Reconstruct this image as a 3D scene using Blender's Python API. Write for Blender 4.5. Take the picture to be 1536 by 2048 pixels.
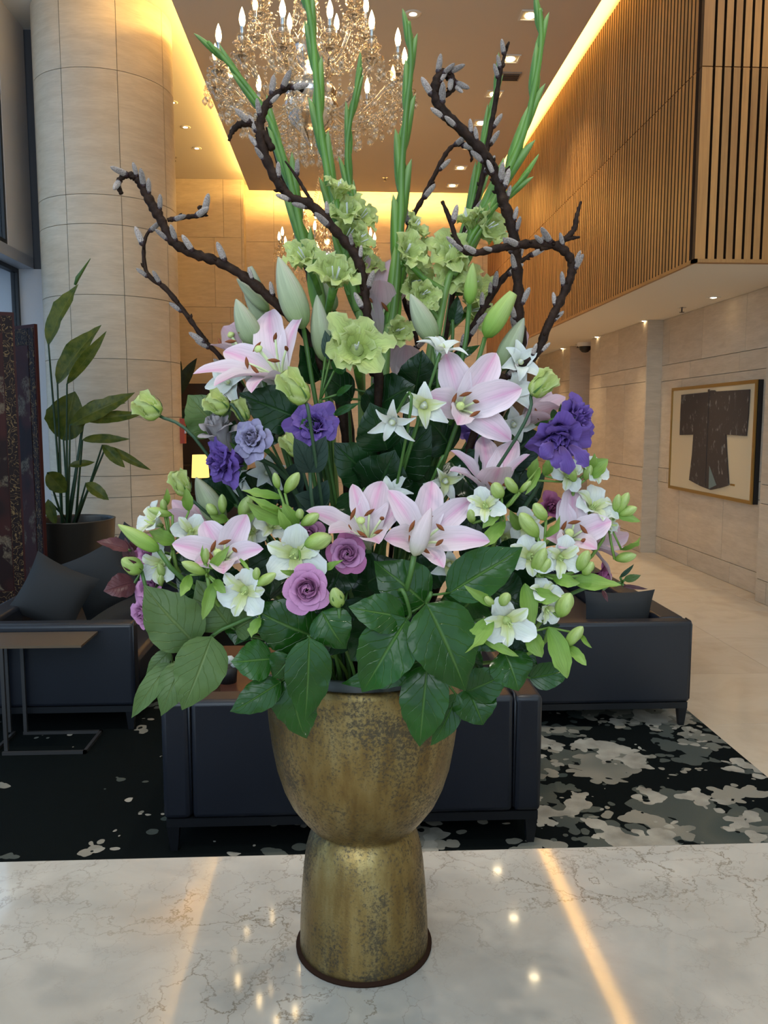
import bpy, bmesh, math, random
from mathutils import Vector, Matrix
random.seed(11)
S = bpy.context.scene
for o in list(bpy.data.objects): bpy.data.objects.remove(o)
V = Vector; PI = math.pi

# ------------------------------------------------------------------ camera
FPX, PIT, YAW, HC = 1650.0, math.radians(6.2), math.radians(2.77), 1.7
cam = bpy.data.cameras.new('camera'); co = bpy.data.objects.new('camera', cam); S.collection.objects.link(co)
co.location = (0, 0, HC); co.rotation_euler = (PI/2-PIT, 0, -YAW)
cam.sensor_fit = 'VERTICAL'; cam.sensor_height = 36; cam.lens = FPX/2048*36; cam.clip_start = .05; cam.clip_end = 200
S.camera = co
# ------------------------------------------------------------------ world, light, exposure
w = bpy.data.worlds.new('world'); S.world = w; w.use_nodes = True
bg = w.node_tree.nodes['Background']; bg.inputs[0].default_value = (.62, .82, 1.0, 1); bg.inputs[1].default_value = 1.5
S.view_settings.view_transform = 'Standard'; S.view_settings.look = 'None'
S.view_settings.gamma = 1; S.view_settings.use_curve_mapping = False; S.view_settings.exposure = 0.08
def lamp(name, kind, loc, energy, col, rot=(0,0,0), **k):
    l = bpy.data.lights.new(name, kind); l.energy = energy; l.color = col
    for a, b in k.items(): setattr(l, a, b)
    o = bpy.data.objects.new(name, l); S.collection.objects.link(o); o.location = loc; o.rotation_euler = rot
    return o
DAY = (.86, .94, 1.0); WARM = (1.0, .60, .16); HALO = (1.0, .78, .5)
lamp('entrance_daylight', 'AREA', (-1.6, -3.6, 4.2), 112, DAY, (math.radians(74), 0, math.radians(-20)), shape='RECTANGLE', size=4.6, size_y=3.0)
for _x, _y in ((.75,.55), (-1.0,.7), (.75,3.2), (-1.0,3.2)):
    lamp('ceiling_spot', 'SPOT', (_x, _y, 5.97), 165, (1.0,.93,.80), (0,0,0), spot_size=1.1, spot_blend=.8, shadow_soft_size=.07)
lamp('cove_light_right', 'AREA', (2.52, 9.6, 6.24), 190, WARM, (0, math.radians(-100), 0), shape='RECTANGLE', size=.07, size_y=12.6)
lamp('cove_light_left', 'AREA', (-1.62, 9.6, 6.13), 110, WARM, (0, math.radians(112), 0), shape='RECTANGLE', size=.05, size_y=12.6)
lamp('cove_light_far', 'AREA', (.45, 15.92, 6.16), 95, WARM, (math.radians(72), 0, 0), shape='RECTANGLE', size=4.2, size_y=.06)

# ------------------------------------------------------------------ pixel rays -> places
_R = V((math.cos(YAW), -math.sin(YAW), 0)); _F = V((math.sin(YAW)*math.cos(PIT), math.cos(YAW)*math.cos(PIT), -math.sin(PIT)))
_U = _R.cross(_F)
def ray(x, y): return _F + _R*((x-768)/FPX) + _U*((1024-y)/FPX)
def at(x, y, Y): d = ray(x, y); return V((0,0,HC)) + d*(Y/d.y)
def atX(x, y, X): d = ray(x, y); return V((0,0,HC)) + d*(X/d.x)
def atZ(x, y, Z): d = ray(x, y); return V((0,0,HC)) + d*((Z-HC)/d.z)

# ------------------------------------------------------------------ object helpers
def tag(o, label=None, cat=None, group=None, kind=None):
    if label: o['label'] = label
    if cat: o['category'] = cat
    if group: o['group'] = group
    if kind: o['kind'] = kind
    return o
def thing(name, loc, label, cat, group=None):
    o = bpy.data.objects.new(name, None); o.empty_display_size = .05; S.collection.objects.link(o)
    o.location = loc; return tag(o, label, cat, group)
def wloc(o):
    p = V((0,0,0))
    while o is not None: p = p + V(o.location); o = o.parent
    return p
class MB:
    def __init__(s): s.v = []; s.f = []; s.uv = []
    def pt(s, p, uv=(.5,.5)): s.v.append(V(p)); s.uv.append(uv); return len(s.v)-1
    def grid(s, rows, uvs=None, close=False):
        b = len(s.v); nr = len(rows); nc = len(rows[0])
        for j, r in enumerate(rows):
            for i, p in enumerate(r): s.pt(p, uvs[j][i] if uvs else (i/max(1,nc-1), j/max(1,nr-1)))
        for j in range(nr-1):
            for i in range(nc if close else nc-1):
                k = (i+1) % nc
                s.f.append((b+j*nc+i, b+j*nc+k, b+(j+1)*nc+k, b+(j+1)*nc+i))
        return s
    def tube(s, path, rad, n=6, cap=True):
        path = [V(p) for p in path]; m = len(path); rows = []
        if not hasattr(rad, '__len__'): rad = [rad]*m
        up = V((0,0,1)); t0 = (path[1]-path[0]).normalized()
        side = t0.cross(up)
        if side.length < .1: side = t0.cross(V((1,0,0)))
        side.normalize()
        for i in range(m):
            t = (path[min(i+1,m-1)]-path[max(i-1,0)]).normalized()
            side = (side - t*side.dot(t)).normalized(); nn = t.cross(side)
            rows.append([path[i] + (side*math.cos(a)+nn*math.sin(a))*rad[i] for a in [2*PI*k/n for k in range(n)]])
        b = len(s.v); s.grid(rows, close=True)
        if cap:
            s.f.append(tuple(range(b+n-1, b-1, -1))); e = b+(m-1)*n; s.f.append(tuple(range(e, e+n)))
        return s
    def lathe(s, prof, c=(0,0,0), n=32):
        c = V(c)
        rows = [[c+V((r*math.cos(2*PI*k/n), r*math.sin(2*PI*k/n), z)) for k in range(n)] for r, z in prof]
        return s.grid(rows, close=True)
    def box(s, lo, hi):
        b = len(s.v)
        for z in (lo[2],hi[2]):
            for x, y in ((lo[0],lo[1]),(hi[0],lo[1]),(hi[0],hi[1]),(lo[0],hi[1])): s.pt((x,y,z))
        for q in ((3,2,1,0),(4,5,6,7),(0,1,5,4),(1,2,6,5),(2,3,7,6),(3,0,4,7)): s.f.append(tuple(b+i for i in q))
        return s
    def ell(s, c, ax, r, L, n=8, m=8, taper=0.0):
        ax = V(ax).normalized(); a = ax.cross(V((.3,.2,.9))); a.normalize(); bb = ax.cross(a); rows = []
        for j in range(m+1):
            t = j/m; q = max(.02, math.sin(PI*t))*r*(1-taper*t)
            rows.append([V(c)+ax*(L*(t-.5))+(a*math.cos(2*PI*k/n)+bb*math.sin(2*PI*k/n))*q for k in range(n)])
        return s.grid(rows, close=True)
    def mesh(s, name, off=V((0,0,0)), smooth=True):
        me = bpy.data.meshes.new(name); me.from_pydata([tuple(p-off) for p in s.v], [], s.f)
        ul = me.uv_layers.new(name='uv')
        buf = []
        for l in me.loops: buf.extend(s.uv[l.vertex_index])
        ul.data.foreach_set('uv', buf)
        if smooth: me.polygons.foreach_set('use_smooth', [True]*len(me.polygons))
        me.update(); return me
    def build(s, name, mat, parent=None, smooth=True, loc=None):
        off = wloc(parent) if parent else (V(loc) if loc else V((0,0,0)))
        me = s.mesh(name, off, smooth); me.materials.append(mat)
        o = bpy.data.objects.new(name, me); S.collection.objects.link(o)
        if parent: o.parent = parent
        elif loc: o.location = loc
        return o
def inst(name, me, parent, loc, rot=None, scale=(1,1,1)):
    o = bpy.data.objects.new(name, me); S.collection.objects.link(o)
    off = wloc(parent) if parent else V((0,0,0))
    o.parent = parent; o.location = V(loc)-off; o.scale = scale
    if rot is not None: o.rotation_mode = 'QUATERNION'; o.rotation_quaternion = rot
    return o
def rbox(name, lo, hi, bev, mat, parent=None, seg=3, kind=None):
    bm = bmesh.new(); bmesh.ops.create_cube(bm, size=1)
    c = [(a+b)/2 for a, b in zip(lo,hi)]; d = [b-a for a, b in zip(lo,hi)]
    off = wloc(parent) if parent else V((0,0,0))
    for v in bm.verts: v.co = V([c[i]+v.co[i]*d[i] for i in range(3)])-off
    if bev: bmesh.ops.bevel(bm, geom=bm.edges[:], offset=bev, segments=seg, profile=.5, affect='EDGES')
    me = bpy.data.meshes.new(name); bm.to_mesh(me); bm.free(); me.materials.append(mat)
    if bev:
        big = sorted(p.area for p in me.polygons)[-6]; me.polygons.foreach_set('use_smooth', [p.area < big*.999 for p in me.polygons])
    o = bpy.data.objects.new(name, me); S.collection.objects.link(o); o.parent = parent
    if kind: o['kind'] = kind
    return o

# ------------------------------------------------------------------ materials
class NT:
    def __init__(s, name):
        s.m = bpy.data.materials.new(name); s.m.use_nodes = True; s.t = s.m.node_tree; s.b = s.t.nodes['Principled BSDF']; s.out = s.t.nodes['Material Output']
    def n(s, typ, **k):
        x = s.t.nodes.new('ShaderNode'+typ)
        for a, b in k.items():
            if a.startswith('i_'):
                key = a[2:]; key = int(key) if key.isdigit() else key
                if hasattr(b, 'is_output'): s.t.links.new(b, x.inputs[key])
                else: x.inputs[key].default_value = b
            else: setattr(x, a, b)
        return x
    def l(s, a, b): s.t.links.new(a, b)
    def set(s, **k):
        for a, b in k.items():
            a = {'color':'Base Color','rough':'Roughness','metal':'Metallic','normal':'Normal','trans':'Transmission Weight','ior':'IOR','coat':'Coat Weight','spec':'Specular IOR Level','sheen':'Sheen Weight'}.get(a, a)
            if hasattr(b, 'is_output'): s.l(b, s.b.inputs[a])
            else: s.b.inputs[a].default_value = (*b, 1) if isinstance(b, tuple) and len(b) == 3 else b
        return s.m
    def pos(s, scale=(1,1,1), rnd=False):
        g = s.n('NewGeometry').outputs['Position']
        if rnd:
            r = s.n('ObjectInfo').outputs['Random']
            q = s.n('VectorMath', operation='SCALE'); q.inputs[0].default_value = (37,53,71); s.l(r, q.inputs['Scale'])
            a = s.n('VectorMath', operation='ADD'); s.l(g, a.inputs[0]); s.l(q.outputs[0], a.inputs[1]); g = a.outputs[0]
        m = s.n('Mapping'); s.l(g, m.inputs[0]); m.inputs['Scale'].default_value = scale; return m.outputs[0]
    def obj(s, scale=(1,1,1)):
        m = s.n('Mapping'); s.l(s.n('TexCoord').outputs['Object'], m.inputs[0]); m.inputs['Scale'].default_value = scale; return m.outputs[0]
    def noise(s, vec, scale, detail=4, rough=.5, dist=0):
        x = s.n('TexNoise'); s.l(vec, x.inputs['Vector']); x.inputs['Scale'].default_value = scale; x.inputs['Detail'].default_value = detail
        x.inputs['Roughness'].default_value = rough; x.inputs['Distortion'].default_value = dist; return x.outputs['Fac']
    def ramp(s, fac, stops, interp='LINEAR'):
        x = s.n('ValToRGB'); s.l(fac, x.inputs[0]); r = x.color_ramp; r.interpolation = interp
        while len(r.elements) < len(stops): r.elements.new(.5)
        for e, (p, c) in zip(r.elements, stops): e.position = p; e.color = (*c, 1) if len(c) == 3 else c
        return x.outputs[0]
    def mix(s, f, a, b, mode='MIX'):
        x = s.n('Mix', data_type='RGBA', blend_type=mode)
        for i, q in ((0,f),(6,a),(7,b)):
            if hasattr(q,'is_output'): s.l(q, x.inputs[i])
            else: x.inputs[i].default_value = (*q,1) if isinstance(q, tuple) and len(q)==3 else q
        return x.outputs[2]
    def math(s, op, a, b=0, c=0):
        x = s.n('Math', operation=op)
        for i, q in enumerate((a,b,c)):
            if hasattr(q,'is_output'): s.l(q, x.inputs[i])
            else: x.inputs[i].default_value = q
        return x.outputs[0]
    def bump(s, h, strength=.2, dist=.01):
        x = s.n('Bump'); s.l(h, x.inputs['Height']); x.inputs['Strength'].default_value = strength; x.inputs['Distance'].default_value = dist; return x.outputs[0]
def plain(name, col, rough=.5, metal=0, **k): return NT(name).set(color=col, rough=rough, metal=metal, **k)
def emit(name, col, st):
    t = NT(name); return t.set(**{'color':(0,0,0), 'Emission Color':(*col,1), 'Emission Strength':st})
def rnd_color(t, c, amt=.12):
    r = t.n('ObjectInfo').outputs['Random']; k = t.math('MULTIPLY_ADD', r, amt, 1-amt/2)
    cb = t.n('CombineColor'); [t.l(k, cb.inputs[i]) for i in range(3)]
    return t.mix(1.0, c, cb.outputs[0], 'MULTIPLY')
def stone(name, c0, c1, rough=.45):
    t = NT(name); v = t.pos((1.2,1.2,6), True)
    n = t.noise(v, 2.2, 6, .62, .4); n2 = t.noise(t.pos((3,3,30), True), 3, 3)
    c = t.ramp(t.math('MULTIPLY_ADD', n2, .35, t.math('MULTIPLY', n, .75)), [(.3,c0),(.75,c1)])
    return t.set(color=rnd_color(t, c, .09), rough=rough, normal=t.bump(n2, .05, .004))
M = {}
M['stone'] = stone('beige_limestone', (.52,.42,.30), (.70,.59,.45))
M['grout'] = plain('stone_joint', (.33,.28,.22), .8)
def floor_mat():
    t = NT('polished_floor_stone'); n = t.noise(t.pos((1,1,1), True), 1.6, 6, .6, 1.2)
    c = t.ramp(n, [(.3,(.62,.50,.37)),(.55,(.72,.61,.47)),(.75,(.66,.55,.42))])
    return t.set(color=rnd_color(t, c, .1), rough=.16)
M['floor'] = floor_mat(); M['floorgrout'] = plain('floor_joint', (.4,.33,.25), .5)
M['ceil'] = plain('ceiling_paint', (.64,.56,.47), .8); M['ceilw'] = plain('pale_ceiling_paint', (.80,.75,.67), .8)
M['plaster'] = plain('plaster', (.80,.72,.58), .8)
def wood_mat():
    t = NT('oak_slat'); n = t.noise(t.pos((30,30,1.2), True), 2, 5, .6, .6); n2 = t.noise(t.pos((1,1,.5), True), 3, 2)
    c = t.ramp(t.math('MULTIPLY_ADD', n2, .4, t.math('MULTIPLY', n, .6)), [(.3,(.36,.155,.04)),(.7,(.54,.27,.08))])
    return t.set(color=rnd_color(t, c, .35), rough=.42)
M['oak'] = wood_mat(); M['slatedge'] = plain('dark_slat_edge', (.05,.022,.008), .6); M['slatback'] = plain('slat_backing', (.03,.015,.007), .8)  # slat side faces are darker than the fronts
def leather(name, c, r=.38):
    t = NT(name); v = t.n('TexVoronoi'); t.l(t.pos(), v.inputs['Vector']); v.inputs['Scale'].default_value = 260
    n = t.noise(t.pos(), 3, 3); return t.set(color=t.ramp(n, [(.3,c),(.8,tuple(x*1.25 for x in c))]), rough=r, normal=t.bump(v.outputs[0], .06, .002), spec=.5)
M['leather'] = leather('black_leather', (.013,.015,.022), .34); M['cushion'] = leather('cushion_cloth', (.018,.019,.021), .75)
M['dkmetal'] = plain('dark_bronze_metal', (.09,.085,.085), .38, .6); M['blackleg'] = plain('black_wood', (.008,.009,.012), .4)
def carpet_mat():
    t = NT('floral_carpet'); p = t.pos()
    d = t.n('TexNoise'); t.l(p, d.inputs['Vector']); d.inputs['Scale'].default_value = 7; d.inputs['Detail'].default_value = 3
    wv = t.n('VectorMath', operation='MULTIPLY_ADD'); t.l(d.outputs['Color'], wv.inputs[0]); wv.inputs[1].default_value = (.07,.07,0); t.l(p, wv.inputs[2])
    vp = wv.outputs[0]
    sx = t.n('SeparateXYZ'); t.l(p, sx.inputs[0])
    dens = t.n('MapRange'); t.l(sx.outputs[0], dens.inputs[0])
    for i, q in ((1,-1.2),(2,1.2),(3,-.10),(4,.042)): dens.inputs[i].default_value = q
    def blobs(off, scale, thr):
        m = t.n('Mapping'); t.l(vp, m.inputs[0]); m.inputs['Location'].default_value = off
        n = t.noise(m.outputs[0], scale, 3, .55, .2)
        pv = t.n('TexVoronoi'); t.l(m.outputs[0], pv.inputs['Vector']); pv.inputs['Scale'].default_value = 15
        n = t.math('MULTIPLY_ADD', t.math('SUBTRACT', .42, pv.outputs['Distance']), .17, n)
        return t.math('GREATER_THAN', t.math('ADD', n, dens.outputs[0]), thr)
    a = blobs((0,0,0), 2.3, .535); b = blobs((5.3,2.1,0), 2.6, .565); c3 = blobs((9.7,7.7,0), 3.0, .59)
    vr = t.n('TexVoronoi'); t.l(vp, vr.inputs['Vector']); vr.inputs['Scale'].default_value = 8.5
    hole = t.math('GREATER_THAN', vr.outputs['Distance'], .12)
    a = t.math('MULTIPLY', a, hole); b = t.math('MULTIPLY', b, hole); c3 = t.math('MULTIPLY', c3, hole)
    tone = t.ramp(t.noise(p, 1.3, 2), [(.38,(.045,.062,.060)),(.5,(.10,.105,.088)),(.62,(.075,.085,.078))])
    col = t.mix(a, (.006,.008,.008), tone)
    col = t.mix(b, col, t.ramp(t.noise(p, 2.1, 2), [(.4,(.17,.17,.145)),(.6,(.30,.275,.225))]))
    col = t.mix(c3, col, t.ramp(t.noise(p, 9, 3), [(.3,(.26,.24,.2)),(.7,(.46,.43,.37))]))
    pile = t.noise(p, 420, 2)
    return t.set(color=t.mix(.35, col, t.mix(1.0, col, t.ramp(pile, [(.3,(.55,.55,.55)),(.7,(1.4,1.4,1.4))]), 'MULTIPLY')), rough=.95, normal=t.bump(pile, .4, .004), spec=.03)
M['carpet'] = carpet_mat()
def marble_mat():
    t = NT('counter_marble'); p = t.pos()
    d = t.n('TexNoise'); t.l(p, d.inputs['Vector']); d.inputs['Scale'].default_value = 6; d.inputs['Detail'].default_value = 6; d.inputs['Roughness'].default_value = .65
    wv = t.n('VectorMath', operation='MULTIPLY_ADD'); t.l(d.outputs['Color'], wv.inputs[0]); wv.inputs[1].default_value = (.22,.22,.22); t.l(p, wv.inputs[2])
    def vein(scale, wid, mlt):
        v = t.n('TexVoronoi', feature='DISTANCE_TO_EDGE'); t.l(wv.outputs[0], v.inputs['Vector']); v.inputs['Scale'].default_value = scale
        e = t.n('MapRange'); t.l(v.outputs['Distance'], e.inputs[0]); e.inputs[1].default_value = 0; e.inputs[2].default_value = wid; e.inputs[3].default_value = 1; e.inputs[4].default_value = 0
        return t.math('MULTIPLY', e.outputs[0], mlt)
    msk = t.ramp(t.noise(p, 3.2, 3), [(.36,(0,0,0)),(.60,(1,1,1))])
    f = t.math('MULTIPLY', t.math('MAXIMUM', vein(6, .016, .85), vein(13, .022, .5)), msk)
    base = t.ramp(t.noise(p, 4.5, 5, .6, .5), [(.3,(.36,.335,.295)),(.7,(.47,.44,.395))])
    return t.set(color=t.mix(f, base, (.16,.13,.09)), rough=.06, coat=.3)
M['marble'] = marble_mat()
def brass_mat():
    t = NT('patinated_brass'); p = t.obj()
    big = t.noise(p, 9, 4, .6, .5); fine = t.noise(p, 230, 5, .75); streak = t.noise(t.obj((14,14,3)), 3, 4, .6)
    gold = t.ramp(streak, [(.3,(.17,.105,.035)),(.5,(.26,.18,.065)),(.72,(.35,.27,.12))])
    th = t.math('ADD', t.math('MULTIPLY', big, .75), t.math('MULTIPLY', fine, .95))
    sp = t.ramp(th, [(.84,(0,0,0)),(.98,(1,1,1))])
    col = t.mix(t.math('MULTIPLY', sp, .82), gold, (.07,.062,.05))
    t2 = t.ramp(big, [(.3,(.26,.26,.26)),(.75,(.44,.44,.44))])
    return t.set(color=col, rough=t.math('MULTIPLY_ADD', sp, .2, t2), metal=.92, normal=t.bump(fine, .25, .002))
M['brass'] = brass_mat(); M['rust'] = NT('rusty_felt').set(color=(.028,.014,.009), rough=.95, spec=.05)
M['liner'] = plain('grey_plastic_liner', (.06,.07,.065), .35)
def crystal_mat():
    t = NT('crystal'); tr = t.n('BsdfTransparent'); tr.inputs[0].default_value = (.93,.9,.85,1); gl = t.n('BsdfGlossy'); gl.inputs['Roughness'].default_value = .03; gl.inputs[0].default_value = (1,.93,.82,1)
    lw = t.n('LayerWeight'); lw.inputs[0].default_value = .55
    mx = t.n('MixShader'); t.l(t.math('MULTIPLY_ADD', lw.outputs['Fresnel'], .55, .10), mx.inputs[0]); t.l(tr.outputs[0], mx.inputs[1]); t.l(gl.outputs[0], mx.inputs[2]); t.l(mx.outputs[0], t.out.inputs[0])
    return t.m
M['crystal'] = crystal_mat()
def glass_mat():
    t = NT('window_glass'); tr = t.n('BsdfTransparent'); tr.inputs[0].default_value = (.92,.96,1,1); gl = t.n('BsdfGlossy'); gl.inputs['Roughness'].default_value = .01
    mx = t.n('MixShader'); mx.inputs[0].default_value = .06; t.l(tr.outputs[0], mx.inputs[1]); t.l(gl.outputs[0], mx.inputs[2]); t.l(mx.outputs[0], t.out.inputs[0]); return t.m
M['glass'] = glass_mat()
M['chrome'] = plain('silver_tube', (.8,.82,.85), .15, 1.0)
M['bulb'] = emit('candle_bulb', (1,.72,.36), 15); M['spot'] = emit('downlight_lamp', (1,.80,.5), 22)
M['spotwell'] = plain('lamp_reflector', (.8,.72,.5), .35, .3)
M['winmetal'] = plain('grey_window_metal', (.40,.41,.46), .45, .3); M['winpaint'] = plain('grey_jamb_paint', (.52,.51,.53), .6); M['black'] = plain('black_gasket', (.01,.01,.012), .5)

def petal_mat(name, base, mid, tip, rib, ribamt=.6, edge=None, transl=.3, rough=.5, ribw=2.0, ribstart=.15, streak=.25, noise_amt=.0):
    t = NT(name); uv = t.n('UVMap'); sp = t.n('SeparateXYZ'); t.l(uv.outputs[0], sp.inputs[0]); u, v = sp.outputs[0], sp.outputs[1]
    c = t.ramp(v, [(0,base),(.32,mid),(.95,tip)])
    a = t.math('SUBTRACT', 1, t.math('ABSOLUTE', t.math('MULTIPLY_ADD', u, 2, -1)))
    r = t.math('POWER', a, ribw)
    vv = t.n('MapRange'); t.l(v, vv.inputs[0]); vv.inputs[1].default_value = ribstart; vv.inputs[2].default_value = .7
    f = t.math('MULTIPLY', t.math('MULTIPLY', r, vv.outputs[0]), ribamt)
    c = t.mix(f, c, rib)
    if edge:
        e = t.math('MULTIPLY', t.math('POWER', t.math('SUBTRACT', 1, a), 5), .8); c = t.mix(e, c, edge)
    mp = t.n('Mapping'); t.l(uv.outputs[0], mp.inputs[0]); mp.inputs['Scale'].default_value = (26,2.2,1)
    n = t.noise(mp.outputs[0], 1.0, 3)
    c = t.mix(streak, c, t.mix(1.0, c, t.ramp(n, [(.3,(.62,.62,.62)),(.7,(1.25,1.25,1.25))]), 'MULTIPLY'))
    c = rnd_color(t, c, .1)
    t.set(color=c, rough=rough, normal=t.bump(n, .25, .002), spec=.3)
    tl = t.n('BsdfTranslucent'); t.l(c, tl.inputs[0]); mx = t.n('MixShader'); mx.inputs[0].default_value = transl
    t.l(t.b.outputs[0], mx.inputs[1]); t.l(tl.outputs[0], mx.inputs[2]); t.l(mx.outputs[0], t.out.inputs[0])
    return t.m
M['lily'] = petal_mat('lily_petal', (.55,.62,.24), (.80,.70,.74), (.74,.53,.63), (.68,.26,.46), .7, (.80,.70,.76), .2, ribw=3.4, ribstart=.25)
M['lilyw'] = petal_mat('pale_lily_petal', (.54,.54,.32), (.70,.56,.58), (.66,.46,.52), (.58,.30,.40), .45, None, .2)
M['lilybud'] = petal_mat('lily_bud_skin', (.22,.32,.10), (.34,.40,.22), (.46,.49,.34), (.50,.42,.40), .45, None, .1, streak=.45)
M['lilybudg'] = petal_mat('green_lily_bud_skin', (.15,.30,.035), (.25,.40,.07), (.42,.52,.17), (.5,.54,.24), .3, None, .1, streak=.4)
M['lilybudp'] = petal_mat('pink_lily_bud_skin', (.5,.5,.3), (.68,.58,.56), (.74,.58,.62), (.8,.7,.7), .3, None, .15, streak=.35)
M['glad'] = petal_mat('gladiolus_petal', (.30,.44,.06), (.48,.58,.17), (.56,.63,.25), (.42,.54,.14), .4, (.64,.70,.36), .3, streak=.5)
M['rose'] = petal_mat('mauve_rose_petal', (.15,.035,.09), (.25,.075,.18), (.54,.25,.45), (.30,.09,.22), .1, (.50,.24,.42), .15, streak=.1)  # naturally darker base, deepened in colour to stand in for shade between petals
M['roserim'] = petal_mat('dark_rose_petal', (.15,.03,.07), (.24,.05,.13), (.44,.14,.30), (.26,.05,.15), .1, (.42,.14,.28), .15, streak=.1)
M['purple'] = petal_mat('purple_lisianthus_petal', (.06,.025,.11), (.10,.05,.24), (.16,.09,.36), (.10,.045,.24), .3, (.25,.15,.45), .22, streak=.4)
M['lavender'] = petal_mat('lavender_lisianthus_petal', (.30,.28,.22), (.32,.28,.36), (.34,.31,.48), (.30,.25,.42), .3, (.50,.48,.52), .2, streak=.25)
M['greybud'] = petal_mat('dusty_lisianthus_petal', (.30,.34,.14), (.34,.31,.28), (.34,.30,.32), (.30,.27,.27), .2, (.5,.46,.47), .15, streak=.2)
M['greenbud'] = petal_mat('green_lisianthus_petal', (.24,.36,.05), (.40,.50,.12), (.52,.58,.22), (.38,.48,.12), .2, (.58,.64,.32), .25, streak=.3)
M['white'] = petal_mat('white_petal', (.55,.62,.22), (.74,.76,.70), (.76,.78,.77), (.68,.73,.56), .4, (.80,.81,.81), .25, streak=.2)
M['whitey'] = petal_mat('white_petal_with_blotch', (.40,.48,.06), (.66,.69,.30), (.76,.78,.74), (.52,.60,.14), .8, None, .25, streak=.3, ribw=4)
M['alsbud'] = petal_mat('alstroemeria_bud_skin', (.18,.32,.04), (.32,.46,.09), (.46,.56,.20), (.54,.62,.30), .5, None, .15, streak=.5)
M['alsleaf'] = petal_mat('alstroemeria_leaf', (.12,.24,.03), (.19,.33,.05), (.26,.39,.09), (.26,.37,.10), .3, None, .2, streak=.5, rough=.4)
def leaf_mat(name, c0, c1, vein, rough=.32, nv=7, transl=.1, veinamt=.5):
    t = NT(name); uv = t.n('UVMap'); sp = t.n('SeparateXYZ'); t.l(uv.outputs[0], sp.inputs[0]); u, v = sp.outputs[0], sp.outputs[1]
    a = t.math('ABSOLUTE', t.math('MULTIPLY_ADD', u, 2, -1))
    nz = t.noise(t.pos(), 55, 3)
    ph = t.math('ADD', t.math('MULTIPLY', v, nv), t.math('MULTIPLY_ADD', a, -2.2, t.math('MULTIPLY', nz, .9)))
    fr = t.math('ABSOLUTE', t.math('MULTIPLY_ADD', t.math('FRACT', ph), 2, -1))
    sv = t.n('MapRange'); t.l(fr, sv.inputs[0]); sv.inputs[1].default_value = .88; sv.inputs[2].default_value = 1
    mr = t.n('MapRange'); t.l(a, mr.inputs[0]); mr.inputs[1].default_value = .07; mr.inputs[2].default_value = .0
    vm = t.math('MAXIMUM', t.math('MULTIPLY', sv.outputs[0], .4), mr.outputs[0])
    c = t.ramp(t.noise(t.pos(), 16, 3), [(.3,c0),(.7,c1)])
    c = rnd_color(t, t.mix(t.math('MULTIPLY', vm, veinamt), c, vein), .3)
    pillow = t.math('MULTIPLY_ADD', vm, -1, t.math('MULTIPLY', t.noise(t.pos(), 70, 2), .5))
    t.set(color=c, rough=rough, normal=t.bump(pillow, .55, .003), spec=.34)
    tl = t.n('BsdfTranslucent'); t.l(c, tl.inputs[0]); mx = t.n('MixShader'); mx.inputs[0].default_value = transl
    t.l(t.b.outputs[0], mx.inputs[1]); t.l(tl.outputs[0], mx.inputs[2]); t.l(mx.outputs[0], t.out.inputs[0]); return t.m
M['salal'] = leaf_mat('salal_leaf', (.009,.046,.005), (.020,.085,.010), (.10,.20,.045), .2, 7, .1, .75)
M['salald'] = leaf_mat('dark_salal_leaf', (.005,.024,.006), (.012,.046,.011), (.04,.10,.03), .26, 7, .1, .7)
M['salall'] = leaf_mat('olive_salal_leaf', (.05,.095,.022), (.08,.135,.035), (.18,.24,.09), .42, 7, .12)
M['greyleaf'] = leaf_mat('grey_green_leaf', (.016,.038,.028), (.035,.065,.048), (.05,.085,.06), .6, 4, .1, .2)
M['roseleaf'] = leaf_mat('red_rose_leaf', (.05,.013,.018), (.10,.03,.035), (.14,.05,.05), .4, 9)
M['bopleaf'] = leaf_mat('banana_like_leaf', (.055,.10,.018), (.17,.20,.03), (.28,.30,.08), .33, 16, .4, .4)
M['stem'] = plain('green_stem', (.06,.14,.025), .45); M['stemd'] = plain('dark_green_stem', (.03,.07,.03), .5); M['stemy'] = plain('bright_green_stem', (.16,.27,.045), .45)
def gst():
    t = NT('gladiolus_green'); uv = t.n('UVMap'); sp = t.n('SeparateXYZ'); t.l(uv.outputs[0], sp.inputs[0])
    n = t.noise(t.pos((60,60,7)), 2, 3); c = t.ramp(n, [(.3,(.055,.155,.015)),(.7,(.12,.26,.03))])
    return t.set(color=rnd_color(t, t.mix(t.math('POWER', sp.outputs[1], 4), c, (.25,.36,.11)), .25), rough=.42)
M['gladgreen'] = gst()
def bark():
    t = NT('willow_bark'); n = t.noise(t.pos(), 60, 5, .65); c = t.ramp(n, [(.3,(.010,.005,.003)),(.6,(.032,.016,.010)),(.8,(.07,.045,.024))])
    return t.set(color=c, rough=.6, normal=t.bump(n, .6, .004), spec=.12)
M['bark'] = bark()
def catk():
    t = NT('grey_catkin'); n = t.noise(t.pos(), 700, 2); c = t.ramp(n, [(.3,(.17,.13,.115)),(.7,(.40,.335,.30))])
    return t.set(color=rnd_color(t, c, .7), rough=.9, sheen=.35, normal=t.bump(n, .6, .002))
M['catkin'] = catk(); M['scale'] = plain('bud_scale_brown', (.03,.012,.014), .35)
M['anther'] = plain('rust_anther', (.20,.055,.012), .8); M['filament'] = plain('pale_filament', (.62,.70,.40), .5); M['stigma'] = plain('stigma_green', (.50,.60,.22), .5)

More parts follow.
